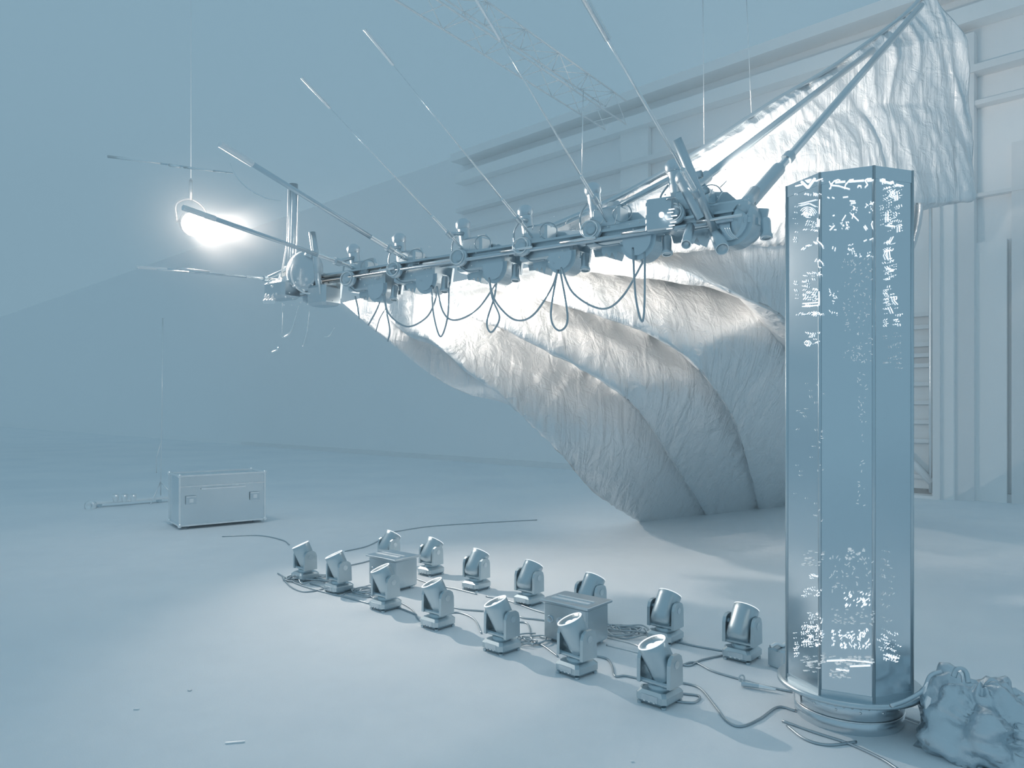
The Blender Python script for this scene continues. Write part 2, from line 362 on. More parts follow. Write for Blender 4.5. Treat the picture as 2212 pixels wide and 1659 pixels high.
for k in range(len(ribs)-1):
    r0, r1_ = ribs[k][0], ribs[k+1][0]; bul = ribs[k+1][1]; n = sub[k]
    for i in range(n + (1 if k == len(ribs)-2 else 0)):
        t = i/n; row = []
        te = math.sin(t*PI/2) if bul > 0.15 else t
        for j in range(MV):
            p = r0[j].lerp(r1_[j], t)
            s_ = j/(MV-1); env = min(1, s_*5)*min(1, (1-s_)*4)
            if bul: p = p+Vector((-0.75, -0.6, 0.1))*(bul*2.4*math.sin(PI*t**0.75)*env)
            row.append(p)
        rows.append(row); uv.append(vv+t*n/60)
    vv += n/60
NR = len(rows)
TAILPTS = [(1950, 445, 8.3), (1988, 445, 8.35), (1950, 520, 8.2), (1984, 530, 8.25), (1948, 590, 8.2), (1958, 588, 8.2)]
# geometric creases: streaks running across the folds, plus crumple
verts = []
for i in range(NR):
    for j in range(MV):
        p = rows[i][j]
        du = rows[i][min(j+1, MV-1)]-rows[i][max(j-1, 0)]; dv = rows[min(i+1, NR-1)][j]-rows[max(i-1, 0)][j]
        nn = du.cross(dv)
        nn = nn.normalized() if nn.length > 1e-9 else Vector((0, -1, 0))
        s_ = j/(MV-1); v_ = uv[i]
        wx = noise.noise(Vector((p.x*0.9, p.z*0.8, 4)))*0.7
        a = noise.noise(Vector(((p.x+wx)*4.2+p.z*0.8, p.z*0.8, p.y*0.3)))
        a2 = noise.noise(Vector(((p.x+wx)*11+p.z*1.5, p.z*1.6, 7)))
        c3 = noise.noise(p*7)
        e = min(1, s_*6+0.15)
        if i == 0 or i == NR-1: e *= 0.4
        ridge = (1-abs(a)*2.2)
        verts.append(p+nn*e*(0.018*ridge*min(1, 0.3+s_)+0.010*a2+0.007*c3)*(1.6 if i > NR-112 else 1))
fs = []
for i in range(NR-1):
    for j in range(MV-1): fs.append((i*MV+j, i*MV+j+1, (i+1)*MV+j+1, (i+1)*MV+j))
me = bpy.data.meshes.new('silver_cloth'); me.from_pydata(verts, [], fs)
me.polygons.foreach_set('use_smooth', [True]*len(fs)); me.materials.append(M_cloth)
ul = me.uv_layers.new(name='UVMap'); uvd = [0.0]*(len(me.loops)*2)
for li, l in enumerate(me.loops):
    i, j = divmod(l.vertex_index, MV); uvd[li*2] = j/(MV-1); uvd[li*2+1] = uv[i]/vv
ul.data.foreach_set('uv', uvd); me.update()
clo = bpy.data.objects.new('silver_cloth', me); COL.objects.link(clo)
sm = clo.modifiers.new('thickness', 'SOLIDIFY'); sm.thickness = 0.004
tag(clo, 'huge crumpled silver foil cloth sweeping in folds from hung rig', 'cloth')

m = MB(); tv = []; tf = []
for i in range(25):
    v_ = i/24; y = 438+v_*155
    xl = 1940; xr = 1940+ (50*math.cos(v_*PI/2)**0.8 if v_ < 1 else 0)+4
    for j in range(17):
        u_j = j/16; tv.append(P(xl+(xr-xl)*u_j, y, 7.8+0.05*math.sin(u_j*19+v_*2)))
for i in range(24):
    for j in range(16): tf.append((i*17+j, i*17+j+1, (i+1)*17+j+1, (i+1)*17+j))
m.add(tv, tf, True); ct = m.build('cloth_tail', M_cloth, clo, True); ct.modifiers.new('thickness', 'SOLIDIFY').thickness = 0.004

# cloth support tubes going up to the right
def tube_thing(name, pts, r, m_, label, cat, taper=None, group=None, n=10):
    o = MB().tube(spline([P(*p) for p in pts], 8), r, n, taper).build(name, m_); return tag(o, label, cat, group)
def pipe(a, b_, r, label, extra=()):
    A, B = P(*a), P(*b_); root = empty('support_tube', A, label, 'tube')
    MB().tube([A, B], r, 12).build('tube', M_body, root, True)
    for t, l_, rr in extra: MB().cyl(A.lerp(B, t), A.lerp(B, t+l_), rr, n=12).build('collar', M_body, root, True)
    return root
pipe((1612, 445, 5.6), (1990, 12, 8.45), 0.034, 'dark thick tube rising from the round rig end to the cloth peak', ((0.01, 0.12, 0.055), (0.16, 0.02, 0.05)))
pipe((1500, 402, 5.75), (1885, 108, 8.2), 0.032, 'dark tube crossing the cloth beside the sloped rod', ((0.0, 0.05, 0.05),))
pipe((1310, 460, 6.3), (1475, 372, 6.0), 0.026, 'short dark tube along the upper cloth edge behind the rig')
tube_thing('hem_rope', [(1168, 499, 6.78), (1320, 432, 7.18), (1480, 344, 7.48), (1660, 226, 7.88), (1780, 156, 8.18), (1880, 88, 8.38), (1960, 26, 8.58), (2005, -24, 8.68)], 0.025, M_body, 'dark rope sewn along the top hem of the silver cloth', 'rope')
for i, (x0, x1, ye, d, lb) in enumerate(((1518, 1521, 330, 8.4, 'thin straight wire hanging from roof above the dark tube'), (1611, 1624, 268, 9.0, 'thin wire ending at the top hem of the cloth'), (1260, 1257, 378, 7.2, 'thin wire dropping to the rig beside a steep rod'))):
    q = P(x1, ye, d); top = P(x0, -40 if i < 2 else 195, d)
    tag(MB().tube([top, q], 0.0045, 6).build('hanging_wire', M_steel), lb, 'wire', 'wires dropping from the roof')

# ================================================================== HUNG RIG
def rt(px):
    k = (px-CX)/F; return (6.15*k+1.79)/(2.93+2.15*k)
def rd(px): return 1.4*(6.15-2.15*rt(px))
ROW = Vector((0.807, -0.592, 0)).normalized(); PER = Vector((-ROW.y, ROW.x, 0))   # PER points back-right
RR = Matrix((ROW, PER, UP)).transposed()
def rowp(px, py): return P(px, py, rd(px))
bar = empty('hanging_bar', rowp(1000, 580), 'long dark horizontal bar carrying the row of motor units', 'bar')
BA, BB = rowp(640, 618), rowp(1600, 474)
MB().tube([BA, BB], 0.03, 12).build('rail', M_body, bar, True)
MB().tube([BA-PER*0.16-UP*0.03, BB-PER*0.16-UP*0.03], 0.018, 10).build('rail', M_body2, bar, True)
MB().box((BA.lerp(BB, 0.5))+UP*0.035-PER*0.08, ((BB-BA).length, 0.16, 0.02), Matrix(((BB-BA).normalized(), PER, UP)).transposed()).build('deck_plate', M_body, bar, True)
for t in (0.28, 0.42, 0.60, 0.72, 0.83, 0.95):
    a = BA.lerp(BB, t)-PER*0.20-UP*0.02; dr = (BB-BA).normalized()
    MB().tube([a, a+dr*(0.34)], 0.012, 8).build('rail_sleeve', M_white if t in (0.42,) else M_steel, bar, True)

def motor_unit(i, px, py, rod0, rod1, label, rr, big=1.0, ext=0.0):
    O = rowp(px, py); u_ = empty('motor_unit', O, label, 'rig unit', math.atan2(ROW.y, ROW.x), 'motor units hung in a row along the bar')
    rnd = random.Random(i)
    k = big
    X, Y, Z = Vector((1, 0, 0)), Vector((0, 1, 0)), Vector((0, 0, 1))
    # half drum dish, rounded below, axis across the row
    pr = [(-0.145*k, 0.03)]+[(0.145*k*math.cos(a), 0.15*k*math.sin(a)-0.01) for a in [PI+PI*q/18 for q in range(19)]]+[(0.145*k, 0.03)]
    MB().prism(pr, (0, -0.10, 0), X, Z, Y, 0.17).build('half_drum', M_body, u_)
    pr2 = [(x*0.8, z*0.8) for x, z in pr]
    MB().prism(pr2, (0, -0.125, 0), X, Z, Y, 0.025).build('drum_cover', M_body2, u_)
    # sawtooth gear plate and gearbox
    saw = [(-0.30*k, 0.02), (-0.30*k, -0.05)]
    for q in range(9): saw += [(-0.30*k+q*0.05*k+0.02, -0.085 - 0.02*(q % 3)), (-0.30*k+q*0.05*k+0.045, -0.06)]
    saw += [(0.2*k, -0.03), (0.2*k, 0.02)]
    MB().prism(saw, (-0.05, -0.02, 0), X, Z, Y, 0.12).build('bracket_plate', M_body, u_)
    MB().box((-0.17*k, 0.0, 0.07), (0.56*k, 0.22, 0.17), None, 0.02).build('gearbox', M_body, u_)
    MB().prism([(-0.46*k, -0.06), (0.16*k, -0.07), (0.19*k, 0.10), (0.05*k, 0.13), (-0.08*k, 0.24*k), (-0.2*k, 0.26*k), (-0.25*k, 0.36*k), (-0.34*k, 0.36*k), (-0.42*k, 0.2*k), (-0.5*k, 0.1)], (0, 0.08, 0), X, Z, Y, 0.03).build('side_plate', M_body, u_)
    MB().box((-0.27*k, -0.02, 0.21), (0.24*k, 0.18, 0.18), None, 0.02).build('controller_box', M_body, u_)
    MB().cyl((-0.36*k, -0.04, 0.1), (-0.40*k, -0.06, 0.42*k), 0.055).build('motor', M_body, u_)
    MB().lathe((-0.40*k, -0.06, 0.40*k), (-0.1, -0.05, 1), [(0.06, 0), (0.07, 0.02), (0.07, 0.06), (0.045, 0.09), (0.02, 0.1)], 18).build('motor_cap', M_body2, u_)
    MB().lathe((-0.36*k, -0.14, 0.10), (0.2, -1, 0.15), [(0.075, 0), (0.085, 0.015), (0.085, 0.05), (0.05, 0.06), (0.045, 0.04), (0.01, 0.04)], 22).build('pulley', M_body, u_)
    MB().ring((-0.36*k, -0.205, 0.11), (0.2, -1, 0.15), 0.07, 0.006).build('pulley_rim', M_steel, u_)
    if 1:   # added wash light behind the unit, no known source, whitens the cloth
        L_ = bpy.data.lights.new('added_wash', 'SPOT'); lo = bpy.data.objects.new('added_wash', L_); COL.objects.link(lo)
        lo.parent = u_; lo.location = (-0.1, 0.16, -0.02); L_.energy = (260, 300, 330, 360, 420, 700, 1700)[i-1]; L_.color = LC; L_.spot_size = math.radians(84 if i < 6 else 70); L_.spot_blend = 0.9; L_.shadow_soft_size = 0.04
        lo.rotation_euler = Vector(((0.6, 0.6, 0.6, 0.5, 0.4, 0.15, -0.12)[i-1], 1, (-0.2, -0.15, -0.05, 0.0, 0.3, 0.65, 0.8)[i-1])).to_track_quat('-Z', 'Y').to_euler()
        MB().lathe((-0.1, 0.05, -0.04), (0.25, 1, -0.35), [(0.03, -0.02), (0.04, 0), (0.04, 0.055), (0.034, 0.055), (0.03, 0.04), (0.001, 0.04)], 14).build('added_wash_can', M_body, u_)  # housing of the added wash light
    # small down-pointing spotlight with lens
    d_ = Vector((0.12, -0.25, -1)).normalized(); b0 = Vector((0.21*k, -0.05, -0.01))
    sp_ = MB().lathe(b0, d_, [(0.03, 0), (0.036, 0.02), (0.036, 0.11), (0.044, 0.13), (0.044, 0.15), (0.036, 0.15), (0.03, 0.135), (0.001, 0.135)], 18).build('small_spotlight', M_body, u_)
    MB().ring(b0+d_*0.15, d_, 0.034, 0.004).build('lens_rim', M_steel, sp_)
    # ring of stiff cable
    MB().ring((-0.12*k, -0.12, 0.22), (0.5, -1, 0.2), 0.075, 0.005, 24, 6).build('cable_ring', M_cable, u_)
    pts = [(-0.42*k, -0.12, 0.35), (-0.47*k, -0.14, 0.25), (-0.44*k, -0.15, 0.1), (-0.3*k, -0.14, -0.02), (-0.15, -0.13, -0.03)]
    MB().tube(spline(pts, 6), 0.008, 6).build('loose_lead', M_cable, u_)
    m = MB()
    for q in range(16):
        m.ball((rnd.uniform(-0.46, 0.15)*k, rnd.uniform(-0.17, -0.12), rnd.uniform(-0.06, 0.33)*k*(0.4 if q % 2 else 1)), rnd.uniform(0.004, 0.009), 5)
    m.build('glint_bead', M_white, u_, kind='stuff')  # white beads put in as glints on the unit
    for q in range(3):
        a = Vector((rnd.uniform(-0.35, 0.1), -0.15, rnd.uniform(0.05, 0.25)))
        MB().tube([a, a+Vector((rnd.uniform(0.02, 0.06), -0.01, rnd.uniform(0.02, 0.08)))], 0.004, 5).build('pin', M_steel, u_)
    # rod
    A = P(*rod0); B = P(*rod1); D = (B-A); Ln = D.length; D.normalize(); B2 = B+D*ext
    rod = MB().tube([A, B2], rr, 10).build('rod', M_body2 if rr > 0.012 else M_chrome, u_, True)
    MB().cyl(A, A+D*0.62, rr*1.9 if rr < 0.012 else rr*1.15, n=12).build('rod_sleeve', M_chrome, rod, True)
    MB().cyl(B-D*0.28, B+D*0.02 if ext == 0 else B2, rr*2.0 if rr < 0.012 else rr*1.2, n=12).build('rod_tip', M_white if i in (1, 2, 3) else M_chrome, rod, True)
    c = A+D*0.36
    MB().cyl(c-D*0.035, c+D*0.035, rr+0.018, n=14).build('rod_clamp', M_body, u_, True)
    b1 = MB(); b1.tube([c, u_.matrix_basis@Vector((-0.38*k, -0.05, 0.36*k))], 0.02, 8); b1.build('clamp_arm', M_body, u_, True)
    return u_
def rodend(px0, py0, s, th):
    A = rowp(px0, py0); return A-PER*s+UP*(s*math.tan(th))
def asP(v): return (CX+v.x/v.y*F, HY-(v.z-CH)*F/v.y, v.y)
def mk(i, dish, r0, r1x, r1y, rr, label, big=1.0, ext=0.0):
    A = rowp(*r0); k = (r1x-CX)/F          # rod runs square to the bar
    s = (A.x-k*A.y)/(PER.x-k*PER.y); B = A-PER*s; d = B.y
    return motor_unit(i, dish[0], dish[1], (r0[0], r0[1], A.y), (r1x, r1y, d), label, rr, big, ext)
mk(1, (700, 632), (632, 607), 300, 577, 0.013, 'leftmost hung motor unit whose rod runs almost level to the left')
mk(2, (830, 622), (785, 585), 400, 450, 0.021, 'hung motor unit whose rod crosses the glaring lamp')
mk(3, (935, 603), (895, 570), 480, 314, 0.022, 'hung motor unit with thick rod ending bright above the lamp')
mk(4, (1082, 578), (1018, 557), 656, 171, 0.007, 'hung motor unit with thin rod ending at upper left above the thick rod')
mk(5, (1226, 555), (1165, 530), 792, 67, 0.007, 'hung motor unit with thin rod ending just inside the top edge')
mk(6, (1390, 520), (1325, 500), 1032, 2, 0.007, 'hung motor unit with steep thin rod leaving the top edge', 1.08, 0.3)
mk(7, (1588, 484), (1540, 480), 1265, 0, 0.011, 'largest hung motor unit at the right end before the silver cloth', 1.15, 0.3)

# extra mechanics at the right end: rounded lever, lower lamps, box with lit button
e = empty('lever_arm', P(1478, 385, 5.55), 'dark round-ended lever standing up on the right rig end', 'lever')
MB().cyl(P(1478, 388, 5.55), P(1520, 470, 5.55), 0.06, n=18).ball(P(1476, 385, 5.55), 0.062, 12).build('lever_body', M_body, e, True)
MB().tube([P(1462, 300, 5.3), P(1545, 500, 5.5)], 0.034, 12).build('guide_tube', M_body, e, True)
MB().tube([P(1486, 385, 5.5), P(1516, 376, 5.5)], 0.03, 10).build('link', M_body, e, True)
MB().tube([P(1496, 425, 5.5), P(1530, 410, 5.5)], 0.025, 10).build('link', M_body, e, True)
e = empty('drive_box', P(1432, 460, 5.6), 'dark square drive box with lit round button on the rig', 'box')
RB = Matrix.Rotation(math.radians(-30), 3, 'Z')
MB().box(P(1432, 468, 5.75), (0.22, 0.2, 0.25), RB, 0.012).build('case', M_body, e, True)
MB().lathe(P(1429, 463, 5.58), (-0.2, -1, 0), [(0.02, -0.03), (0.02, 0.0), (0.0001, 0.004)], 14, False).build('button', M_ind, e, True)
m = MB()
for q in range(7): m.box(P(1450+random.uniform(-5, 12), 452+q*7, 5.58), (0.045, 0.01, 0.007), RB)
m.build('status_light', M_ind, e, True, 'stuff')
MB().tube(spline([P(1432, 438, 5.7), P(1445, 428, 5.6), P(1460, 430, 5.6), P(1466, 445, 5.6)], 6), 0.006, 6).build('lead', M_cable, e, True)
for x, y, x2, y2, r, lb in ((1490, 495, 1482, 528, 0.036, 'small cylinder spotlight pointing down left of the rig end'), (1545, 500, 1560, 538, 0.05, 'fat cylinder spotlight tilted down under the rig end')):
    e = empty('spotlight', P(x, y, 5.5), lb, 'spotlight'); a, b_ = P(x, y, 5.55), P(x2, y2, 5.35); d_ = (b_-a).normalized(); L_2 = (b_-a).length
    MB().lathe(a, d_, [(r*0.8, -0.06), (r, -0.03), (r, L_2), (r*0.85, L_2), (r*0.8, L_2-0.02), (0.001, L_2-0.02)], 20).build('housing', M_body, e, True)
    MB().ring(a+d_*L_2, d_, r*0.9, 0.004).build('lens_rim', M_steel, e, True)
e = empty('cable_drum', P(1590, 490, 5.3), 'dark round cable drum at the right tip of the rig', 'drum')
dd = Vector((0.45, -0.85, -0.1)); MB().lathe(P(1582, 488, 5.6), dd, [(0.02, 0), (0.13, 0.01), (0.15, 0.04), (0.11, 0.06), (0.11, 0.11), (0.15, 0.13), (0.15, 0.16), (0.1, 0.19), (0.001, 0.2)], 28).build('drum', M_body, e, True)
MB().tube([P(1600, 455, 5.4), P(1630, 415, 5.7)], 0.05, 12).build('socket', M_body, e, True)
for q in range(3): MB().tube(spline([P(1566+q*5, 492, 5.25), P(1572+q*5, 505, 5.25), P(1584+q*5, 516, 5.25)], 6), 0.003, 5).build('wound_wire', M_steel, e, True)
m = MB(); m.box(P(1612, 476, 5.4), (0.05, 0.05, 0.04)); m.build('tab', M_body, e, True)
# left end: mast, egg-shaped pulley housing and small pipe
e = empty('hanging_mast', P(628, 600, 8.5), 'pale upright mast with painted rim light at the left rig end beside the glare', 'mast')
MB().tube([P(634, 398, 8.5), P(631, 600, 8.5)], 0.052, 12).build('mast_tube', M_body2, e, True)
MB().tube([P(623.5, 405, 8.4), P(621, 520, 8.4), P(607, 600, 8.4)], 0.009, 6).build('strap_and_rim_light', M_white, e, True)  # white lines down both mast edges are painted rim light
MB().tube([P(645, 412, 8.4), P(642, 520, 8.4), P(638, 560, 8.4), P(643, 600, 8.4)], 0.009, 6).build('strap_and_rim_light', M_white, e, True)
MB().lathe(P(630, 606, 8.5), (0, 0, 1), [(0.13, 0), (0.13, 0.03), (0.06, 0.05), (0.05, 0.1)], 18).build('flange', M_steel, e, True)
MB().prism([(-0.05, 0), (0.03, 0), (0.06, 0.16), (0.02, 0.16)], P(608, 605, 8.45), Vector((1, 0, 0)), UP, Vector((0, 1, 0)), 0.05).build('gusset', M_white, e, True)
e = empty('pulley_housing', P(668, 600, 8.1), 'round pulley housing with painted rim light at the left rig end', 'pulley')
ddv = Vector((-0.35, -0.9, 0.1)).normalized()
MB().lathe(P(668, 590, 8.25), ddv, [(0.05, 0), (0.2, 0.02), (0.22, 0.05), (0.22, 0.12), (0.19, 0.14), (0.001, 0.15)], 30).build('housing', M_body, e, True)
pts = [P(668+38*math.cos(a), 592-42*math.sin(a), 8.05) for a in [math.radians(q) for q in range(150, 300, 12)]]
MB().tube(pts, 0.010, 6).build('painted_rim_light', M_white, e, True)  # white arc put in as back light on the left edge
MB().tube([P(674, 502, 8.05), P(683, 560, 8.05), P(692, 646, 8.05)], 0.038, 12).build('pipe_stub', M_body, e, True)
for q_ in ([P(669, 502, 8.0), P(675, 545, 8.0)], [P(687, 590, 7.95), P(692, 636, 7.95)]): MB().tube(q_, 0.009, 6).build('pipe_glint', M_white, e, True)  # white lines put in as shine along the pipe
MB().cyl(P(672, 548, 8.1), P(668, 556, 8.1), 0.06, n=14).build('pipe_cap', M_body, e, True)
m = MB()
for q in range(26): m.ball(P(random.uniform(570, 720), random.uniform(600, 660), 8.0), random.uniform(0.006, 0.014), 5)
for q in range(8): x, y = random.uniform(568, 590), random.uniform(640, 652); m.tube([P(x, y, 8), P(x+4, y-8, 8)], 0.005, 5)
tag(m.build('rig_hardware', M_white), 'scattered bright shackles and bolts under the left rig end', 'hardware', kind='stuff')
e = empty('junction_block', P(600, 640, 8.3), 'dark connector block under the left end of the level rod', 'box')
MB().box(P(610, 628, 8.3), (0.36, 0.25, 0.2), RR, 0.03).build('block', M_body, e, True)
for q in range(4): MB().cyl(P(575+q*6, 648, 8.15), P(572+q*6, 652, 7.95), 0.022, n=10).build('socket', M_steel, e, True)
MB().box(P(700, 640, 8.1), (0.3, 0.25, 0.22), RR, 0.03).build('block', M_body, e, True)

# drooping leads under the rig
def z1(l): return [(500+x/3.687, 380+y/3.687) for x, y in l]
loops = [
 (z1([(985, 960), (1005, 1040), (1020, 1140)]), 'short dark lead dropping past the cloth tip'),
 (z1([(1205, 940), (1160, 1060), (1090, 1190)]), 'straight dark lead slanting left across the cloth'),
 (z1([(1225, 1060), (1180, 1140), (1150, 1240)]), 'thin dark lead below the slanting one'),
 (z1([(1210, 950), (1240, 1100), (1262, 1230), (1245, 1320)]), 'dark lead curling in at its lower end'),
 (z1([(1220, 940), (1255, 1100), (1400, 1200), (1550, 1130), (1620, 1000), (1640, 880)]), 'first wide drooping lead from the left on the cloth'),
 (z1([(1595, 880), (1610, 1100), (1665, 1280), (1722, 1120), (1735, 860)]), 'narrow pointed lead loop left of the middle of the rig'),
 (z1([(1635, 880), (1690, 1090), (1790, 1148), (1960, 1060), (2120, 840)]), 'second wide drooping lead from the left on the cloth'),
 (z1([(2045, 800), (2080, 980), (2135, 1130), (2070, 1245), (2035, 1160), (2095, 960), (2115, 820)]), 'rounded hanging lead loop under the middle of the rig'),
 ([(1056, 600), (1070, 650), (1110, 690), (1150, 682), (1190, 625), (1208, 575)], 'third wide drooping lead from the left on the cloth'),
 ([(1205, 578), (1190, 680), (1207, 714), (1226, 690), (1213, 600), (1204, 570)], 'teardrop lead loop right of the middle of the rig'),
 ([(1212, 578), (1240, 635), (1300, 667), (1345, 640), (1395, 555)], 'widest drooping lead at the right on the cloth'),
 ([(1367, 535), (1373, 640), (1386, 694), (1392, 660), (1393, 540)], 'long narrow lead loop farthest right under the rig')]
for l, lb in loops:
    dpt = sum(rd(x) for x, _ in l)/len(l)
    tag(MB().tube(spline([P(x, y, rd(x)*0.5+dpt*0.5-0.12) for x, y in l], 10), 0.009 if 'thin' not in lb else 0.006, 8).build('cable', M_cable), lb, 'cable', 'leads drooping under the rig')
for l, lb in (([(646, 655), (630, 712), (614, 728), (606, 724)], 'bright curved cable end hanging below the left pulley'), ([(668, 670), (662, 720), (655, 745), (652, 748)], 'thin pale cable hanging right of the curved one'), ([(700, 728), (712, 724), (722, 708)], 'tiny pale cable arc far below the pulley'), ([(587, 760), (597, 757), (601, 750)], 'tiny pale cable tip lowest at left'), ([(497, 353), (512, 382), (540, 410), (575, 428), (608, 434)], 'thin bright cable sagging above the lamp glare'), ([(610, 655), (609, 720)], 'faint straight pale lead below the connector block')):
    tag(MB().tube(spline([P(x, y, 8.0 if y > 500 else 6.6) for x, y in l], 8), 0.008, 6, lambda t: 0.35+0.65*math.sin(PI*min(1, max(0, t)))).build('cable', M_chrome), lb, 'cable')
e = empty('far_rod', P(235, 340, 7.6), 'separate broken-looking thin rod above and left of the lamp', 'rod')
for a, b_, r in (((233, 338), (347, 352), 0.014), ((365, 356), (388, 361), 0.014), ((397, 361), (460, 369), 0.012), ((460, 369), (502, 374), 0.007)):
    MB().tube([P(*a, 7.6), P(*b_, 7.6)], r, 8).build('rod_section', M_chrome, e, True)
MB().tube([P(233, 338, 7.6), P(502, 374, 7.6)], 0.008, 8).build('rod_core', M_body2, e, True)
e = empty('level_rod', P(340, 580, 7.3), 'short pale rod doubled beside the end of the level rod', 'rod')
MB().tube([P(381, 579, 7.2), P(452, 587, 7.5)], 0.009, 8).build('rod_section', M_white, e, True)
MB().tube([P(340, 582, 7.2), P(408, 588, 7.5)], 0.007, 8).build('rod_section', M_steel, e, True)

# ================================================================== MOVING HEADS
def moving_head(name, loc, axis, label, group, rz):
    r = empty(name, loc, label, 'stage light', rz, group)
    ax = Matrix.Rotation(-rz, 3, 'Z')@Vector(axis).normalized()
    pv = Vector((0, 0, 0.225))
    base = MB().box((0, 0, 0.045), (0.19, 0.20, 0.07), None, 0.018)
    for x in (-0.075, 0.075):
        for y in (-0.08, 0.08): base.cyl((x, y, 0), (x, y, 0.014), 0.014, n=8)
    bo = base.build('base', M_head, r)
    MB().box((0, -0.101, 0.047), (0.10, 0.004, 0.034)).build('display', M_head2, bo)
    m = MB()
    for q in range(3): m.box((-0.03+q*0.03, -0.1045, 0.03), (0.012, 0.003, 0.006))
    m.build('button', M_steel, bo, kind='stuff')
    m = MB(); m.tube(spline([(-0.096, 0.03, 0.06), (-0.112, 0.0, 0.062), (-0.096, -0.03, 0.06)], 5), 0.006, 6).build('handle', M_head2, bo)
    yk = MB().lathe((0, 0, 0.08), (0, 0, 1), [(0.062, 0), (0.062, 0.018), (0.05, 0.022)], 20)
    yk.box((0, 0, 0.112), (0.20, 0.10, 0.026), None, 0.008).build('yoke_base', M_head, r)
    for s in (-1, 1):
        MB().prism([(-0.065, 0.105), (0.065, 0.105), (0.062, 0.23), (0.05, 0.262), (0.025, 0.278), (-0.025, 0.278), (-0.05, 0.262), (-0.062, 0.23)], (s*0.094-0.011, 0, 0), Vector((0, 1, 0)), UP, Vector((1, 0, 0)), 0.022).build('yoke_arm', M_head, r)
    hd = MB().lathe(pv-ax*0.10, ax, [(0.001, -0.012), (0.058, -0.012), (0.073, 0.01), (0.079, 0.05), (0.079, 0.10), (0.08, 0.17), (0.08, 0.205), (0.074, 0.21), (0.069, 0.185), (0.001, 0.182)], 28, False).build('head', M_head, r)
    for q in range(3): MB().ring(pv-ax*(0.05-0.028*q), ax, 0.0745, 0.0035, 28, 6).build('cooling_fin', M_head2, hd)
    MB().ring(pv+ax*0.108, ax, 0.0765, 0.0038, 32, 8).build('lens_ring', M_ring, hd)
    u, v, _ = frame(ax)
    for q in range(4):
        a = PI/4+q*PI/2 if q < 3 else None
        c = pv+ax*0.083+(u*math.cos(q*PI/2+0.5)+v*math.sin(q*PI/2+0.5))*0.027
        MB().lathe(c, ax, [(0.0235, 0), (0.0215, 0.006), (0.012, 0.010), (0.0002, 0.011)], 16, False).build('led_lens', M_lens, hd)
    for s in (-1, 1): MB().cyl(pv+Vector((s*0.07, 0, 0)), pv+Vector((s*0.108, 0, 0)), 0.022, n=14).build('pivot', M_head2, r)
    return r
def copy_tree(o, parent=None):
    c = o.copy(); COL.objects.link(c)
    if parent: c.parent = parent
    for ch_ in list(o.children): copy_tree(ch_, c)
    return c
front = [(648, 1177), (720, 1198), (820, 1227), (932, 1258), (1069, 1299), (1230, 1338), (1408, 1388)]
back = [(840, 1150), (931, 1165), (1029, 1190), (1143, 1215), (1275, 1243), (1437, 1279), (1603, 1309)]
fl = ['farthest front-row moving light, beside the fainter floor behind', 'second farthest front-row moving light, left of the small box', 'front-row moving light right before the far power box', 'front-row moving light in the middle of its row', 'front-row moving light left of the near power box', 'front-row moving light standing before the near power box', 'nearest front-row moving light, largest lit lens']
bl = ['farthest back-row moving light, behind the far power box', 'back-row moving light right of the far power box', 'third back-row moving light from the far end', 'back-row moving light in the middle of its row', 'back-row moving light directly behind the near power box', 'back-row moving light behind the nearest lit lens', 'back-row moving light next to the tall tower']
RZ = math.radians(-43)
pf = moving_head('moving_head', (0, 0, 0), (-0.40, -0.02, 0.90), fl[0], 'front row of stage lights on the floor', RZ)
pb = moving_head('moving_head', (0, 0, 0), (0.40, 0.38, 0.83), bl[0], 'back row of stage lights on the floor', RZ)
HL = []
for i, (x, y) in enumerate(front):
    g = G(x, y, 0.325); o = pf if i == 0 else copy_tree(pf)
    o.location = (g.x+0.045, g.y+0.01, 0); o.rotation_euler = (0, 0, RZ+random.uniform(-0.08, 0.08)); o['label'] = fl[i]; HL.append(Vector(o.location))
HB = []
for i, (x, y) in enumerate(back):
    g = G(x, y, 0.335); o = pb if i == 0 else copy_tree(pb)
    o.location = (g.x, g.y, 0); o.rotation_euler = (0, 0, RZ+random.uniform(-0.08, 0.08)); o['label'] = bl[i]; HB.append(Vector(o.location))

# ================================================================== POWER BOXES
def power_box(loc, rz, label):
    r = empty('power_box', loc, label, 'box', rz, 'power boxes between the light rows')
    MB().box((0, 0, 0.145), (0.36, 0.26, 0.25), None, 0.012).build('case', M_body, r)
    MB().box((0, 0, 0.279), (0.40, 0.30, 0.018), None, 0.004).build('lid', M_body2, r)
    for y in (-0.06, 0.0): MB().box((0, y, 0.292), (0.30, 0.035 if y else 0.02, 0.008)).build('top_rail', M_white, r)
    for x in (-0.14, 0.14):
        for y in (-0.09, 0.09): MB().cyl((x, y, 0), (x, y, 0.03), 0.018, n=10).build('foot', M_body2, r)
    for k in range(4): MB().lathe((-0.12+k*0.08, -0.128, 0.16), (0, -1, 0), [(0.026, 0), (0.026, 0.012), (0.018, 0.014), (0.016, 0.006), (0.001, 0.006)], 14).build('socket', M_body2, r)
    return r
g = G(1244, 1297, 0.28); power_box((g.x, g.y, 0), math.radians(-40), 'large dark power box with bright top strips, behind a lit lens')
g = G(849, 1200, 0.28); power_box((g.x, g.y, 0), math.radians(-40), 'smaller-looking far power box between the light rows')

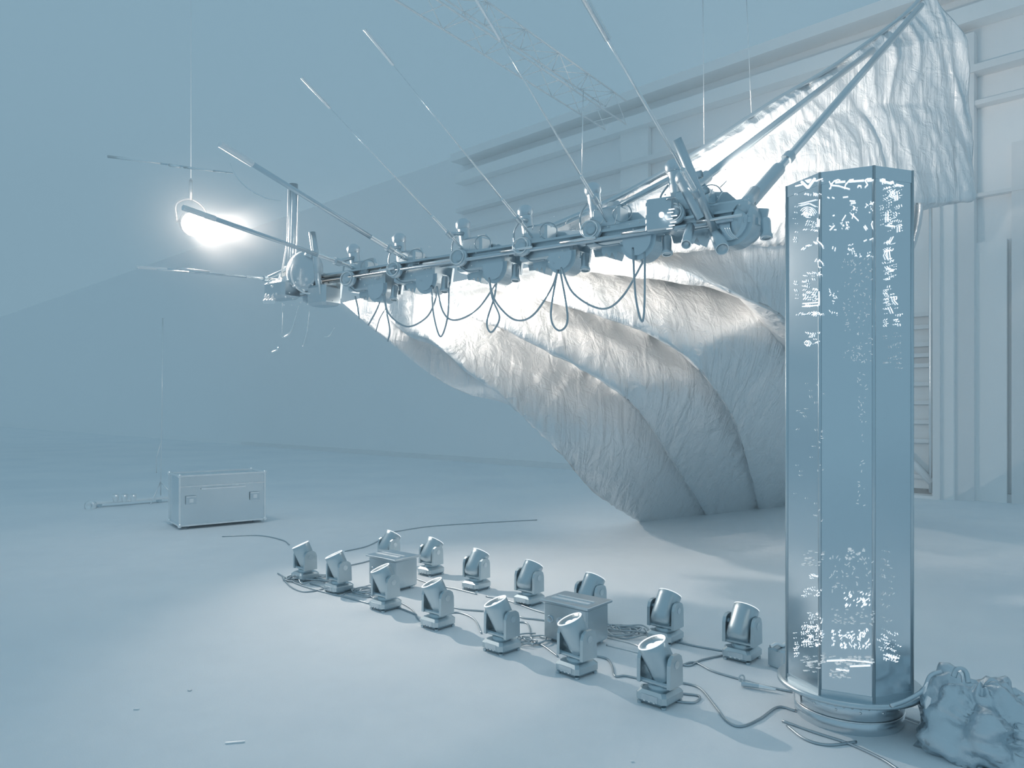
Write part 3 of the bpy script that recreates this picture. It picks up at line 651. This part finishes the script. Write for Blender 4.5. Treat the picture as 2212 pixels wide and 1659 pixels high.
# ================================================================== TOWER
TX, TY = (1832-CX)/F*3.85, 3.85
TW = empty('lantern_tower', (TX, TY, 0), 'tall dark octagonal tower with painted glint marks on a round base', 'tower')
view = math.atan2(TX, TY)
MB().lathe((0, 0, 0), UP, [(0.255, 0), (0.262, 0.012), (0.262, 0.06), (0.255, 0.065), (0.255, 0.07), (0.262, 0.075), (0.262, 0.155), (0.25, 0.16)], 48).build('drum_base', M_body2, TW)
MB().ring((0, 0, 0.066), UP, 0.261, 0.004, 48, 6).build('drum_trim', M_steel, TW)
MB().lathe((0, 0, 0.16), UP, [(0.33, 0), (0.348, 0.006), (0.348, 0.022), (0.335, 0.028)], 64).build('disc', M_body, TW)
for k in range(18):
    a = -view-PI/2+(k-8.5)*0.14
    MB().lathe((0.268*math.cos(a), 0.268*math.sin(a), 0.140), (math.cos(a), math.sin(a), 0), [(0.007, 0), (0.007, 0.004), (0.001, 0.007)], 8).build('bolt', M_steel, TW)
    if k % 3 == 1: MB().lathe((0.262*math.cos(a), 0.262*math.sin(a), 0.116), (math.cos(a), math.sin(a), 0), [(0.006, 0), (0.006, 0.004), (0.001, 0.006)], 8).build('bolt', M_steel, TW)
aL = -view-PI-1.12
MB().lathe((0, 0, 0.075), UP, [(0.266, 0), (0.266, 0.075)], 4, False, aL-0.12, aL+0.12).build('label_plate', M_white, TW)
ap = 0.290; fw = 2*ap*math.tan(PI/8); zb, zt = 0.188, 2.755
th0 = -view-PI/2+math.radians(-1.5)      # normal of the face towards the viewer
faces = {}
for k in range(8):
    a = th0+k*PI/4; nrm = Vector((math.cos(a), math.sin(a), 0)); tg = Vector((-nrm.y, nrm.x, 0))
    # tg points right when seen from outside
    faces[k] = (nrm, tg)
    Rf = Matrix((tg, nrm, UP)).transposed()
    pn = MB().box(nrm*(ap-0.008)+UP*((zb+zt)/2), (fw-0.012, 0.012, zt-zb-0.02), Rf).build('glass_panel', M_glassy, TW)
    vtx = nrm*ap+tg*(fw/2)
    MB().tube([vtx*0.992+UP*zb, vtx*0.992+UP*zt], 0.0085, 6).build('corner_post', M_body, TW)
    MB().box(nrm*(ap-0.004)+UP*(zt-0.03), (fw, 0.010, 0.06), Rf).build('top_band', M_glassy, TW)
    MB().box(nrm*(ap-0.004)+UP*(zb+0.012), (fw, 0.012, 0.03), Rf).build('bottom_band', M_body, TW)
octo = [(ap/math.cos(PI/8)*math.cos(th0+PI/8+k*PI/4), ap/math.cos(PI/8)*math.sin(th0+PI/8+k*PI/4)) for k in range(8)]
MB().prism(octo, (0, 0, zt-0.015), Vector((1, 0, 0)), Vector((0, 1, 0)), UP, 0.012).build('roof_plate', M_body, TW)
# glints painted as glowing marks, placed on the three visible faces from photo columns
faceX = {-1: (1712, 1785), 0: (1785, 1893), 1: (1893, 1953)}
def onface(f, x, y, lift=0.001):
    x0, x1 = faceX[f]; nrm, tg = faces[f % 8]
    base = nrm*(ap+0.0022+lift); O = Vector((TX, TY, 0))
    # ray - plane
    k = (x-CX)/F; d = nrm.dot(O+base)/(nrm.x*k+nrm.y)
    return Vector((k*d, d, CH-(y-HY)*d/F))
def strokes(f, segs, r=0.0022, m_=M_ind, name='glint_mark', flat=True):
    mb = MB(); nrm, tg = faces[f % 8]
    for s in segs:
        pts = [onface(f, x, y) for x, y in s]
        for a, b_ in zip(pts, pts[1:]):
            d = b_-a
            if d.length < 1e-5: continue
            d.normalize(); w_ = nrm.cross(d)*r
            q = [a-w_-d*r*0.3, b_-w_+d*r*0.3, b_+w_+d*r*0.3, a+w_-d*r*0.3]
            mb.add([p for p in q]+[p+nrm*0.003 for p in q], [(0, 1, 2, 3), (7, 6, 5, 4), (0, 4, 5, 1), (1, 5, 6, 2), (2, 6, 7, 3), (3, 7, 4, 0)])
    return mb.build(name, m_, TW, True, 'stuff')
def zt1(l): return [(1690+x/7.9, 350+y/7.9) for x, y in l]
def zt2(l): return [(1690+x/7.9, 540+y/7.9) for x, y in l]
def zt3(l): return [(1690+x/7.9, 1160+y/7.9) for x, y in l]
# V emblem and line on the left face
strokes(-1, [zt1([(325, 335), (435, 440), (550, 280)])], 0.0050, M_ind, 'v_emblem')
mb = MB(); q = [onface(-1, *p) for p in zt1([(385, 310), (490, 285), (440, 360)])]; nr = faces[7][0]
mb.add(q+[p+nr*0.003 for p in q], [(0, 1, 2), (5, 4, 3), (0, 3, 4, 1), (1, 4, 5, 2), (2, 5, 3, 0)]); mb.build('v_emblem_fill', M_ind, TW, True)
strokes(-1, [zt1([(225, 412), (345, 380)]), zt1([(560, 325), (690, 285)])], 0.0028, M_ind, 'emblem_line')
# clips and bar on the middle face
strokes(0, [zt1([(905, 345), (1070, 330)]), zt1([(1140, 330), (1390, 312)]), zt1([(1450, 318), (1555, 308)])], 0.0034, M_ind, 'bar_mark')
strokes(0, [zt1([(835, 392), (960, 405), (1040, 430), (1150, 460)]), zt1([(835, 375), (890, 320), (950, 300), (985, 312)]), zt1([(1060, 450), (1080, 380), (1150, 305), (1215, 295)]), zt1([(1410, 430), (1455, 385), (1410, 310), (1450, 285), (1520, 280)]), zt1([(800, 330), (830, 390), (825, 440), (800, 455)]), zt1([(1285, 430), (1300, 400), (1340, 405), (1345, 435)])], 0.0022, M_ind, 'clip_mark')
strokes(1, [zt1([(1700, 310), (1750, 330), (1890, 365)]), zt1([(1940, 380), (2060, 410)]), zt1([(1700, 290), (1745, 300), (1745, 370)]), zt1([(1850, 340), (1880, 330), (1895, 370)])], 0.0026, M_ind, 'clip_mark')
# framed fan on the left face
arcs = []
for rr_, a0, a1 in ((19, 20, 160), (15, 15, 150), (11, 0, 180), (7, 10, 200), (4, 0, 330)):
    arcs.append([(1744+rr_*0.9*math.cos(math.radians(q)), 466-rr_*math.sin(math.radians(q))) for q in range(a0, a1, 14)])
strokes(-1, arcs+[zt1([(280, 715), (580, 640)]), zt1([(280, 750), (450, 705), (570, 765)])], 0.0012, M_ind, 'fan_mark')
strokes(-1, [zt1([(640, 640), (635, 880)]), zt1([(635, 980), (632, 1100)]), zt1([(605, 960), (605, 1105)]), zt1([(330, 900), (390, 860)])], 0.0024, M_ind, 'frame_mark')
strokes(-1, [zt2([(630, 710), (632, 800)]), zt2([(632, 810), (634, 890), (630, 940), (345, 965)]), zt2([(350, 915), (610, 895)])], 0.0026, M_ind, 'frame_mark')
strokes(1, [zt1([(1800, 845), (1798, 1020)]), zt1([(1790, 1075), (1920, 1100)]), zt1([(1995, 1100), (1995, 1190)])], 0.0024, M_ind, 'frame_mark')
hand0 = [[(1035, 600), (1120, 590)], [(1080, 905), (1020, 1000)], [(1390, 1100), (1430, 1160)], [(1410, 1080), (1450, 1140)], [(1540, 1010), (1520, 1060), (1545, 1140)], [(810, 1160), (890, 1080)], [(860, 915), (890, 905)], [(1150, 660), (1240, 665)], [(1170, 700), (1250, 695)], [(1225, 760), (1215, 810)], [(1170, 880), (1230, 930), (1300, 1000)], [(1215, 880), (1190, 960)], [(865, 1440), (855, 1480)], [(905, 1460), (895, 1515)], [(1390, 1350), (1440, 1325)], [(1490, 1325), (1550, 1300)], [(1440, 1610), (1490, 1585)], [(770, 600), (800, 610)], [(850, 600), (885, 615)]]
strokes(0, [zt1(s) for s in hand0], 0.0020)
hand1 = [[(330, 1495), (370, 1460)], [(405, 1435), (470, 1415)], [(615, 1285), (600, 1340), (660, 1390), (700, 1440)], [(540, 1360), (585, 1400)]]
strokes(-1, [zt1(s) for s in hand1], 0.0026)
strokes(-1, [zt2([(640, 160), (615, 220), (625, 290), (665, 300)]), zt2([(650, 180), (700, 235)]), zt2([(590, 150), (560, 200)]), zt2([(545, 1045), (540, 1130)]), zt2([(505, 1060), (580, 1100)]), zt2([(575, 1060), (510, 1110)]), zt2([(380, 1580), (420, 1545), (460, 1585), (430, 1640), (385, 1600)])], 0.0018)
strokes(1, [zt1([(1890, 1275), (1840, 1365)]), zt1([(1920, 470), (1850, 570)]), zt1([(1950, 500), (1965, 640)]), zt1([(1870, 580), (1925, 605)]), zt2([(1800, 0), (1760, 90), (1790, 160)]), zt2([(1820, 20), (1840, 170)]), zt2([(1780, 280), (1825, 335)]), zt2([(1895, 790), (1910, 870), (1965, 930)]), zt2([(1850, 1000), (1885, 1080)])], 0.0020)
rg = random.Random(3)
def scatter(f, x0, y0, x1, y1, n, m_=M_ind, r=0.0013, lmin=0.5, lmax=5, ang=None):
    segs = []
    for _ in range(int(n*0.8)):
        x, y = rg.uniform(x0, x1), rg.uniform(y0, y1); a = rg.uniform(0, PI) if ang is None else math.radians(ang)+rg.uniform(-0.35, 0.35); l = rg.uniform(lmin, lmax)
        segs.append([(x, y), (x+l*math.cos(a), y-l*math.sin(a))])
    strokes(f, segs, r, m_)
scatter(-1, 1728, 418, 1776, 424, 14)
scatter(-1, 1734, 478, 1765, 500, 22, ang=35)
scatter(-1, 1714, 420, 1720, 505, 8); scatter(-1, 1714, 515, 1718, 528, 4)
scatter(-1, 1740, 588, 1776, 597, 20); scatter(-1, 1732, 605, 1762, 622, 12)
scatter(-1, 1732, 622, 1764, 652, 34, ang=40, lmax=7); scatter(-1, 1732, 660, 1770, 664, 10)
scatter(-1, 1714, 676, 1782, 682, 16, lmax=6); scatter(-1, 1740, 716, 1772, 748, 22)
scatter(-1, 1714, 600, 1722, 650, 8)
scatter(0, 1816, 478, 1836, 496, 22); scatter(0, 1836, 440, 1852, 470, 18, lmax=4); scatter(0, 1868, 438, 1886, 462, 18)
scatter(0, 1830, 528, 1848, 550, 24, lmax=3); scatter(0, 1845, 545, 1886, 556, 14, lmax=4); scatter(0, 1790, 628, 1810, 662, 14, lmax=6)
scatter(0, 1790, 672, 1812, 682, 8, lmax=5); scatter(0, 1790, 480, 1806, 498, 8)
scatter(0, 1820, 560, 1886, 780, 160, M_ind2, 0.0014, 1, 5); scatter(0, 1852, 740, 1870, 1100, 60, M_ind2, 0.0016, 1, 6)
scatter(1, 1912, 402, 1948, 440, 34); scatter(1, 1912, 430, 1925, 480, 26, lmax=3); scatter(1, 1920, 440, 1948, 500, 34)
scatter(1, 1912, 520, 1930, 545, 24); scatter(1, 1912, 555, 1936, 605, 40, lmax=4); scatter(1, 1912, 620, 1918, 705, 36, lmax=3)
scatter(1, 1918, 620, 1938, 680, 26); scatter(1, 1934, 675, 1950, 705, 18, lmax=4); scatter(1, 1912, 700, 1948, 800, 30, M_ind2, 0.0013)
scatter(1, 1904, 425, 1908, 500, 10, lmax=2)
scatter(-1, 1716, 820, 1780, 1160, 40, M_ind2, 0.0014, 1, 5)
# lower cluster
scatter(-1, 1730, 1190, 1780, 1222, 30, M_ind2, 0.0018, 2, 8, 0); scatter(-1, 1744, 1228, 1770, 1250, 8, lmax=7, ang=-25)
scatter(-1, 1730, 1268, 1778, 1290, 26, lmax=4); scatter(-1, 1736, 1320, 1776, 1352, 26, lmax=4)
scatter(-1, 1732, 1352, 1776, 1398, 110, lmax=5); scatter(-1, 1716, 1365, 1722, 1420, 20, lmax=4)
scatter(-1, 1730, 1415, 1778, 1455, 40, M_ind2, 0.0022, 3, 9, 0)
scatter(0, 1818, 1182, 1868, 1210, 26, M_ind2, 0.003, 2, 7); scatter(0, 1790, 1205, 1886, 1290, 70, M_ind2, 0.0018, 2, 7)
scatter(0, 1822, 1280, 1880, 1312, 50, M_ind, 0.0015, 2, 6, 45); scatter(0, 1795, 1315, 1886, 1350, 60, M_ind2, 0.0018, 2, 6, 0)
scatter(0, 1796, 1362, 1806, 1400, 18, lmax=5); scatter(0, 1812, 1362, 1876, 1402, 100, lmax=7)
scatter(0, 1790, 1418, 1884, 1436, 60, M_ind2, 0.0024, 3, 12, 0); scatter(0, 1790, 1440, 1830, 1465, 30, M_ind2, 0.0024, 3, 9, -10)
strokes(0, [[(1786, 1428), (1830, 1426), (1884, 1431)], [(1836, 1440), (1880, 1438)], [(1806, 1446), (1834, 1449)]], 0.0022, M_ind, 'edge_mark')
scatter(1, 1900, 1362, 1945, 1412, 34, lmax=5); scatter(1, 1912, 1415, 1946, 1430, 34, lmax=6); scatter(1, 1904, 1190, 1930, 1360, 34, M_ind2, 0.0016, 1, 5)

# ================================================================== BUNDLE right of the tower
def blob(c, sx, sy, sz, amp, sc, seed, m_, par, name, nu=64, nv=36, squash=0.0):
    vs = []; fs = []
    for j in range(nv+1):
        ph = PI*j/nv*0.62
        for i in range(nu):
            a = 2*PI*i/nu
            d = Vector((math.sin(ph)*math.cos(a), math.sin(ph)*math.sin(a), math.cos(ph)))
            n_ = noise.noise(d*sc*0.8+Vector((seed, 0, 0)))*amp + noise.noise(Vector((a*2.2+seed, ph*1.2, seed)))*amp*0.35 + abs(noise.noise(d*sc*1.7+Vector((0, seed, 0))))*amp*0.55 + noise.noise(d*sc*5+Vector((0, seed, 0)))*amp*0.12
            r = 1+n_
            z = max(0.002-c[2], (d.z*r-0.0)*sz) if j < nv else 0.002-c[2]
            vs.append(Vector(c)+Vector((d.x*r*sx, d.y*r*sy, z)))
    for j in range(nv):
        for i in range(nu): k = (i+1) % nu; fs.append((j*nu+i, (j+1)*nu+i, (j+1)*nu+k, j*nu+k))
    mb = MB(); mb.add(vs, fs, True); return mb.build(name, m_, par, True)
g = G(2138, 1622); bx = g.x; by = g.y+0.02
BG = empty('cloth_bundle', (bx, by, 0), 'dark crumpled bag heaped on the floor right of the tower', 'bag')
blob((bx-0.02, by, 0.06), 0.255, 0.24, 0.235, 0.42, 2.4, 5, M_bag, BG, 'bag_body')
blob((bx+0.22, by-0.02, 0.04), 0.26, 0.24, 0.16, 0.5, 2.8, 9, M_bag, BG, 'bag_flap')
A = P(1955, 1545, 3.45)
MB().tube(spline([P(1925, 1525, 3.4), P(1960, 1512, 3.45), P(1995, 1490, 3.5), P(2010, 1460, 3.5), P(2035, 1450, 3.5)], 8), 0.010, 8).build('strap_and_rim_light', M_body2, BG, True)
MB().tube(spline([P(2060, 1462, 3.45), P(2068, 1445, 3.45), P(2085, 1450, 3.45), P(2092, 1475, 3.42)], 8), 0.012, 8).build('handle', M_body, BG, True)
MB().prism([(0, 0), (0.012, 0.02), (0.02, 0.055), (0.006, 0.035)], P(1996, 1500, 3.38), Vector((1, 0, 0)), UP, Vector((0, 1, 0)), 0.01).build('tag', M_steel, BG, True)
MB().prism([(0, 0), (0.02, 0.025), (0.025, 0.05), (0.01, 0.06), (-0.002, 0.03)], P(2000, 1532, 3.36), Vector((1, 0, 0)), UP, Vector((0, 1, 0)), 0.01).build('tag', M_steel, BG, True)
MB().prism([(0, 0.03), (0.012, 0.036), (0.02, 0.02), (0.016, -0.02), (0.012, 0.012)], P(2072, 1466, 3.4), Vector((1, 0, 0)), UP, Vector((0, 1, 0)), 0.01).build('tag', M_steel, BG, True)
pts = [G(1925, 1538), G(1950, 1552), G(1990, 1567), G(2030, 1577), G(2058, 1582)]
tag(MB().tube(spline([p+UP*0.012 for p in pts], 8), 0.007, 6).build('cable', M_white), 'pale cable curving from the tower base under the bag', 'cable')

# ================================================================== FLIGHT CASE (far left)
a, b_ = G(388, 1145), G(572, 1128); dx = (b_-a); cw = dx.length; ang = math.atan2(dx.y, dx.x)
FC = empty('flight_case', a.lerp(b_, 0.5)+Vector((-math.sin(ang), math.cos(ang), 0))*0.3, 'dark flight case with metal edges standing in the shadow at left', 'case', ang)
hh = 0.70; dp = 0.6
MB().box((0, 0, 0.05+(hh-0.05)/2), (cw-0.02, dp-0.02, hh-0.06)).build('shell', M_case, FC)
def edge(a, b_, w_=0.02):
    a = Vector(a); b_ = Vector(b_); MB().box((a+b_)/2, [max(w_, abs(b_[i]-a[i])) for i in range(3)]).build('edge_trim', M_steel, FC)
X0, X1, Y0, Y1, Z0, Z1 = -cw/2, cw/2, -dp/2, dp/2, 0.05, hh
for y in (Y0, Y1):
    edge((X0, y, Z1), (X1, y, Z1)); edge((X0, y, Z0), (X1, y, Z0)); edge((X0, y, Z1-0.14), (X1, y, Z1-0.14), 0.012)
    for x in (X0, X1): edge((x, y, Z0), (x, y, Z1))
for x in (X0, X1): edge((x, Y0, Z1), (x, Y1, Z1)); edge((x, Y0, Z0), (x, Y1, Z0))
for x in (X0+0.14, X1-0.14):
    l_ = MB().box((x, Y0-0.008, 0.38), (0.13, 0.012, 0.11)).build('latch_dish', M_body2, FC)
    MB().box((x, Y0-0.018, 0.425), (0.12, 0.012, 0.012)).build('latch_edge', M_white, l_)
    MB().box((x, Y0-0.02, 0.375), (0.05, 0.016, 0.05)).build('latch_bow', M_steel, l_)
MB().box((0, Y0-0.012, 0.52), (cw*0.52, 0.012, 0.02)).build('hinge_strip', M_white, FC)
for x in (X0, X1):
    for y in (Y0, Y1):
        for z in (Z0, Z1): MB().ball((x, y, z), 0.028, 8).build('ball_corner', M_steel, FC)
for x in (X0+0.12, X1-0.12):
    for y in (Y0+0.1, Y1-0.1): MB().cyl((x-0.015, y, 0.035), (x+0.015, y, 0.035), 0.035, n=14).build('caster', M_body2, FC)

# board, cups and stand by the case
a, b_ = G(192, 1097), G(357, 1084); dx = b_-a; ang = math.atan2(dx.y, dx.x); L0 = dx.length
BD = empty('low_bench', a.lerp(b_, 0.5), 'pale low plank bench on the floor left of the flight case', 'bench', ang)
MB().box((0.06, 0, 0.07), (L0, 0.16, 0.03), None, 0.005).build('plank', M_white, BD)
for x in (-L0/2+0.15, L0/2-0.1): MB().box((x, 0, 0.028), (0.05, 0.14, 0.056)).build('foot', M_body, BD)
tag(MB().lathe(P(196, 1090, 11.7)+Vector((0, 0, -0.02)), (0, -1, 0.1), [(0.07, -0.05), (0.08, -0.04), (0.08, 0.04), (0.05, 0.05), (0.03, 0.02), (0.001, 0.02)], 18).build('cable_reel', M_steel), 'small pale reel at the left tip of the plank bench', 'reel')
for i, x in enumerate((250, 269, 288)):
    c = P(x, 1072, 11.9)
    m = MB(); m.lathe((c.x, c.y, 0.085), UP, [(0.035, 0), (0.048, 0.06), (0.05, 0.12), (0.04, 0.12), (0.036, 0.04)], 14)
    tag(m.build('cup', M_steel), ['leftmost small pale cup on the plank bench', 'middle small pale cup on the plank bench', 'rightmost small pale cup on the plank bench'][i], 'cup', 'cups on the plank bench')
c = G(347, 1086)
ST = empty('light_stand', c, 'very thin upright stand left of the flight case', 'stand')
MB().tube([(0, 0, 0.12), (0.02, 0, 1.6), (0.035, 0, 3.1)], 0.008, 6).build('pole', M_steel, ST)
for q in range(3):
    a_ = q*2*PI/3+0.4; MB().tube([(0, 0, 0.35), (0.28*math.cos(a_), 0.28*math.sin(a_), 0.01)], 0.01, 6).build('leg', M_steel, ST)
MB().tube([(0.0, 0, 1.0), (-0.07, 0, 0.75), (-0.07, 0, 0.5)], 0.008, 5).build('crank', M_steel, ST)

# ================================================================== FLOOR CABLES
def fcable(pts, label, r=0.0065, m_=M_cable):
    q = [G(x, y, 0.0)+UP*(r*1.0+h) for x, y, h in [(p+(0,)) if len(p) == 2 else p for p in pts]]
    tag(MB().tube(spline(q, 10), r, 6).build('cable', m_), label, 'cable')
fcable([(1470, 1440), (1500, 1433), (1540, 1452), (1600, 1470), (1650, 1484), (1712, 1497)], 'cable with inline plug running to the tower base', 0.0065)
fcable([(1462, 1435), (1490, 1440), (1515, 1428), (1560, 1418)], 'short cable between the nearest lit lens and the last back light')
fcable([(1462, 1475), (1510, 1488), (1545, 1528), (1570, 1560), (1600, 1572), (1640, 1556), (1680, 1530), (1718, 1538)], 'cable bowing over the floor to the tower base')
fcable([(1468, 1500), (1510, 1506), (1500, 1520), (1462, 1518)], 'small cable loop right of the nearest light base')
fcable([(1690, 1560), (1760, 1585), (1830, 1608), (1900, 1640), (1940, 1665)], 'thin cable on the floor in front of the tower')
fcable([(1700, 1570), (1740, 1600), (1790, 1612), (1850, 1605)], 'dark cable curl before the tower drum')
fcable([(1310, 1350), (1370, 1362), (1420, 1378), (1490, 1395), (1560, 1408)], 'long cable along the back row of lights')
fcable([(1310, 1378), (1365, 1392), (1400, 1408)], 'bright taut cable right of the near power box', 0.006, M_steel)
fcable([(1310, 1395), (1365, 1408), (1400, 1418)], 'second taut cable just under the bright one', 0.005, M_steel)
fcable([(1280, 1418), (1310, 1425), (1322, 1440), (1328, 1462), (1350, 1462), (1380, 1468)], 'cable hooking down between the two nearest lights')
fcable([(1115, 1345), (1140, 1350), (1150, 1385), (1175, 1398), (1205, 1420)], 'cable wriggling left of the near power box')
fcable([(1100, 1320), (1125, 1335), (1160, 1340), (1200, 1345)], 'cable with plug reaching the near power box')
fcable([(955, 1330), (990, 1325), (1025, 1340), (1040, 1370)], 'cable curving right of the middle front light')
fcable([(965, 1310), (1000, 1318), (1045, 1322)], 'short cable between the middle front lights')
fcable([(860, 1300), (890, 1318), (905, 1340), (925, 1345)], 'cable dropping left of the middle front light')
fcable([(745, 1262), (790, 1285), (830, 1305), (870, 1318), (900, 1330)], 'cable running below the far power box')
fcable([(600, 1240), (640, 1262), (690, 1278), (740, 1290), (800, 1306)], 'cable tangle strand at the far end of the front row')
fcable([(745, 1225), (790, 1215), (820, 1205)], 'cable entering the far power box from the left')
fcable([(610, 1250), (630, 1270), (660, 1280), (700, 1272), (670, 1262)], 'cable loop at the foot of the farthest front light')
fcable([(745, 1192), (790, 1182), (820, 1168), (838, 1158)], 'cable running back to the farthest back light')
fcable([(850, 1150), (930, 1138), (1050, 1130), (1160, 1124)], 'long faint cable crossing the dark floor behind')
fcable([(480, 1160), (560, 1158), (610, 1168), (625, 1178)], 'faint cable from the shadow to the farthest front light')
fcable([(880, 1245), (930, 1262), (990, 1275), (1030, 1285)], 'cable along the far back row of lights')
fcable([(1050, 1290), (1100, 1300), (1150, 1318), (1190, 1330)], 'cable along the middle back row of lights')
# cable heaps
def heap(px, py, rad, n, lb, seed):
    r = random.Random(seed); c = G(px, py); m = MB()
    for _ in range(n):
        pts = []; a0 = r.uniform(0, 6); R0 = r.uniform(0.3, 1)*rad; ox, oy = r.uniform(-0.4, 0.4)*rad, r.uniform(-0.4, 0.4)*rad
        for k in range(9):
            a = a0+k*0.75; pts.append(c+Vector((ox+math.cos(a)*R0, oy+math.sin(a)*R0*0.8, 0.008+0.006*r.randint(0, 4))))
        m.tube(spline(pts, 4), 0.006, 6)
    tag(m.build('cable_heap', M_cable), lb, 'cables', kind='stuff')
heap(1345, 1368, 0.16, 7, 'dark heap of coiled cable right of the near power box', 1)
heap(700, 1255, 0.16, 6, 'tangled cable heap between the two farthest front lights', 2)
heap(790, 1282, 0.15, 6, 'tangled cable heap beside the third front light', 3)
heap(635, 1252, 0.14, 5, 'tangled cable around the foot of the farthest front light', 4)
heap(1150, 1390, 0.13, 4, 'loose cable coils left of the light before the near box', 5)
# inline plug
a = G(1602, 1484)+UP*0.02; b_ = G(1640, 1490)+UP*0.02; c_ = G(1676, 1497)+UP*0.018
e = empty('inline_plug', a, 'dark inline cable plug on the floor left of the tower base', 'plug')
MB().cyl(a, b_, 0.016, 0.013, 12).build('socket_half', M_body, e, True)
MB().cyl(b_, c_, 0.014, 0.008, 12).build('plug_half', M_steel, e, True)
MB().ring(a+Vector((0, 0, 0.03)), (0.3, -1, 0), 0.018, 0.005, 16, 6).build('hook', M_body, e, True)
# small box left of the tower
g = G(1690, 1440)
e = empty('junction_box', (g.x, g.y, 0), 'small dark junction box with clips hidden behind the tower', 'box', 0.5)
MB().box((0, 0, 0.06), (0.14, 0.12, 0.12), None, 0.012).build('case', M_body, e)
m = MB(); m.tube(spline([(-0.1, 0, 0.14), (-0.05, 0, 0.15), (0.0, 0, 0.13), (0.05, 0, 0.145)], 5), 0.012, 7); m.build('clip', M_steel, e)
# scraps and grit
for i, (x, y, l_, w_, an, lb) in enumerate(((295, 1533, 0.03, 0.012, 0.1, 'tiny pale scrap on the floor at lower left'), (508, 1605, 0.09, 0.012, 0.2, 'thin pale tape strip on the floor near the bottom edge'), (410, 1492, 0.02, 0.02, 1, 'small dark crumb on the lower left floor'), (1366, 1646, 0.015, 0.012, 0, 'small pale crumb at the bottom edge'))):
    c = G(x, y); m = MB(); m.box((c.x, c.y, 0.004), (l_, w_, 0.006), Matrix.Rotation(an, 3, 'Z'), 0.0015)
    tag(m.build('floor_scrap', M_wdark if 'dark' in lb else M_white), lb, 'scrap')
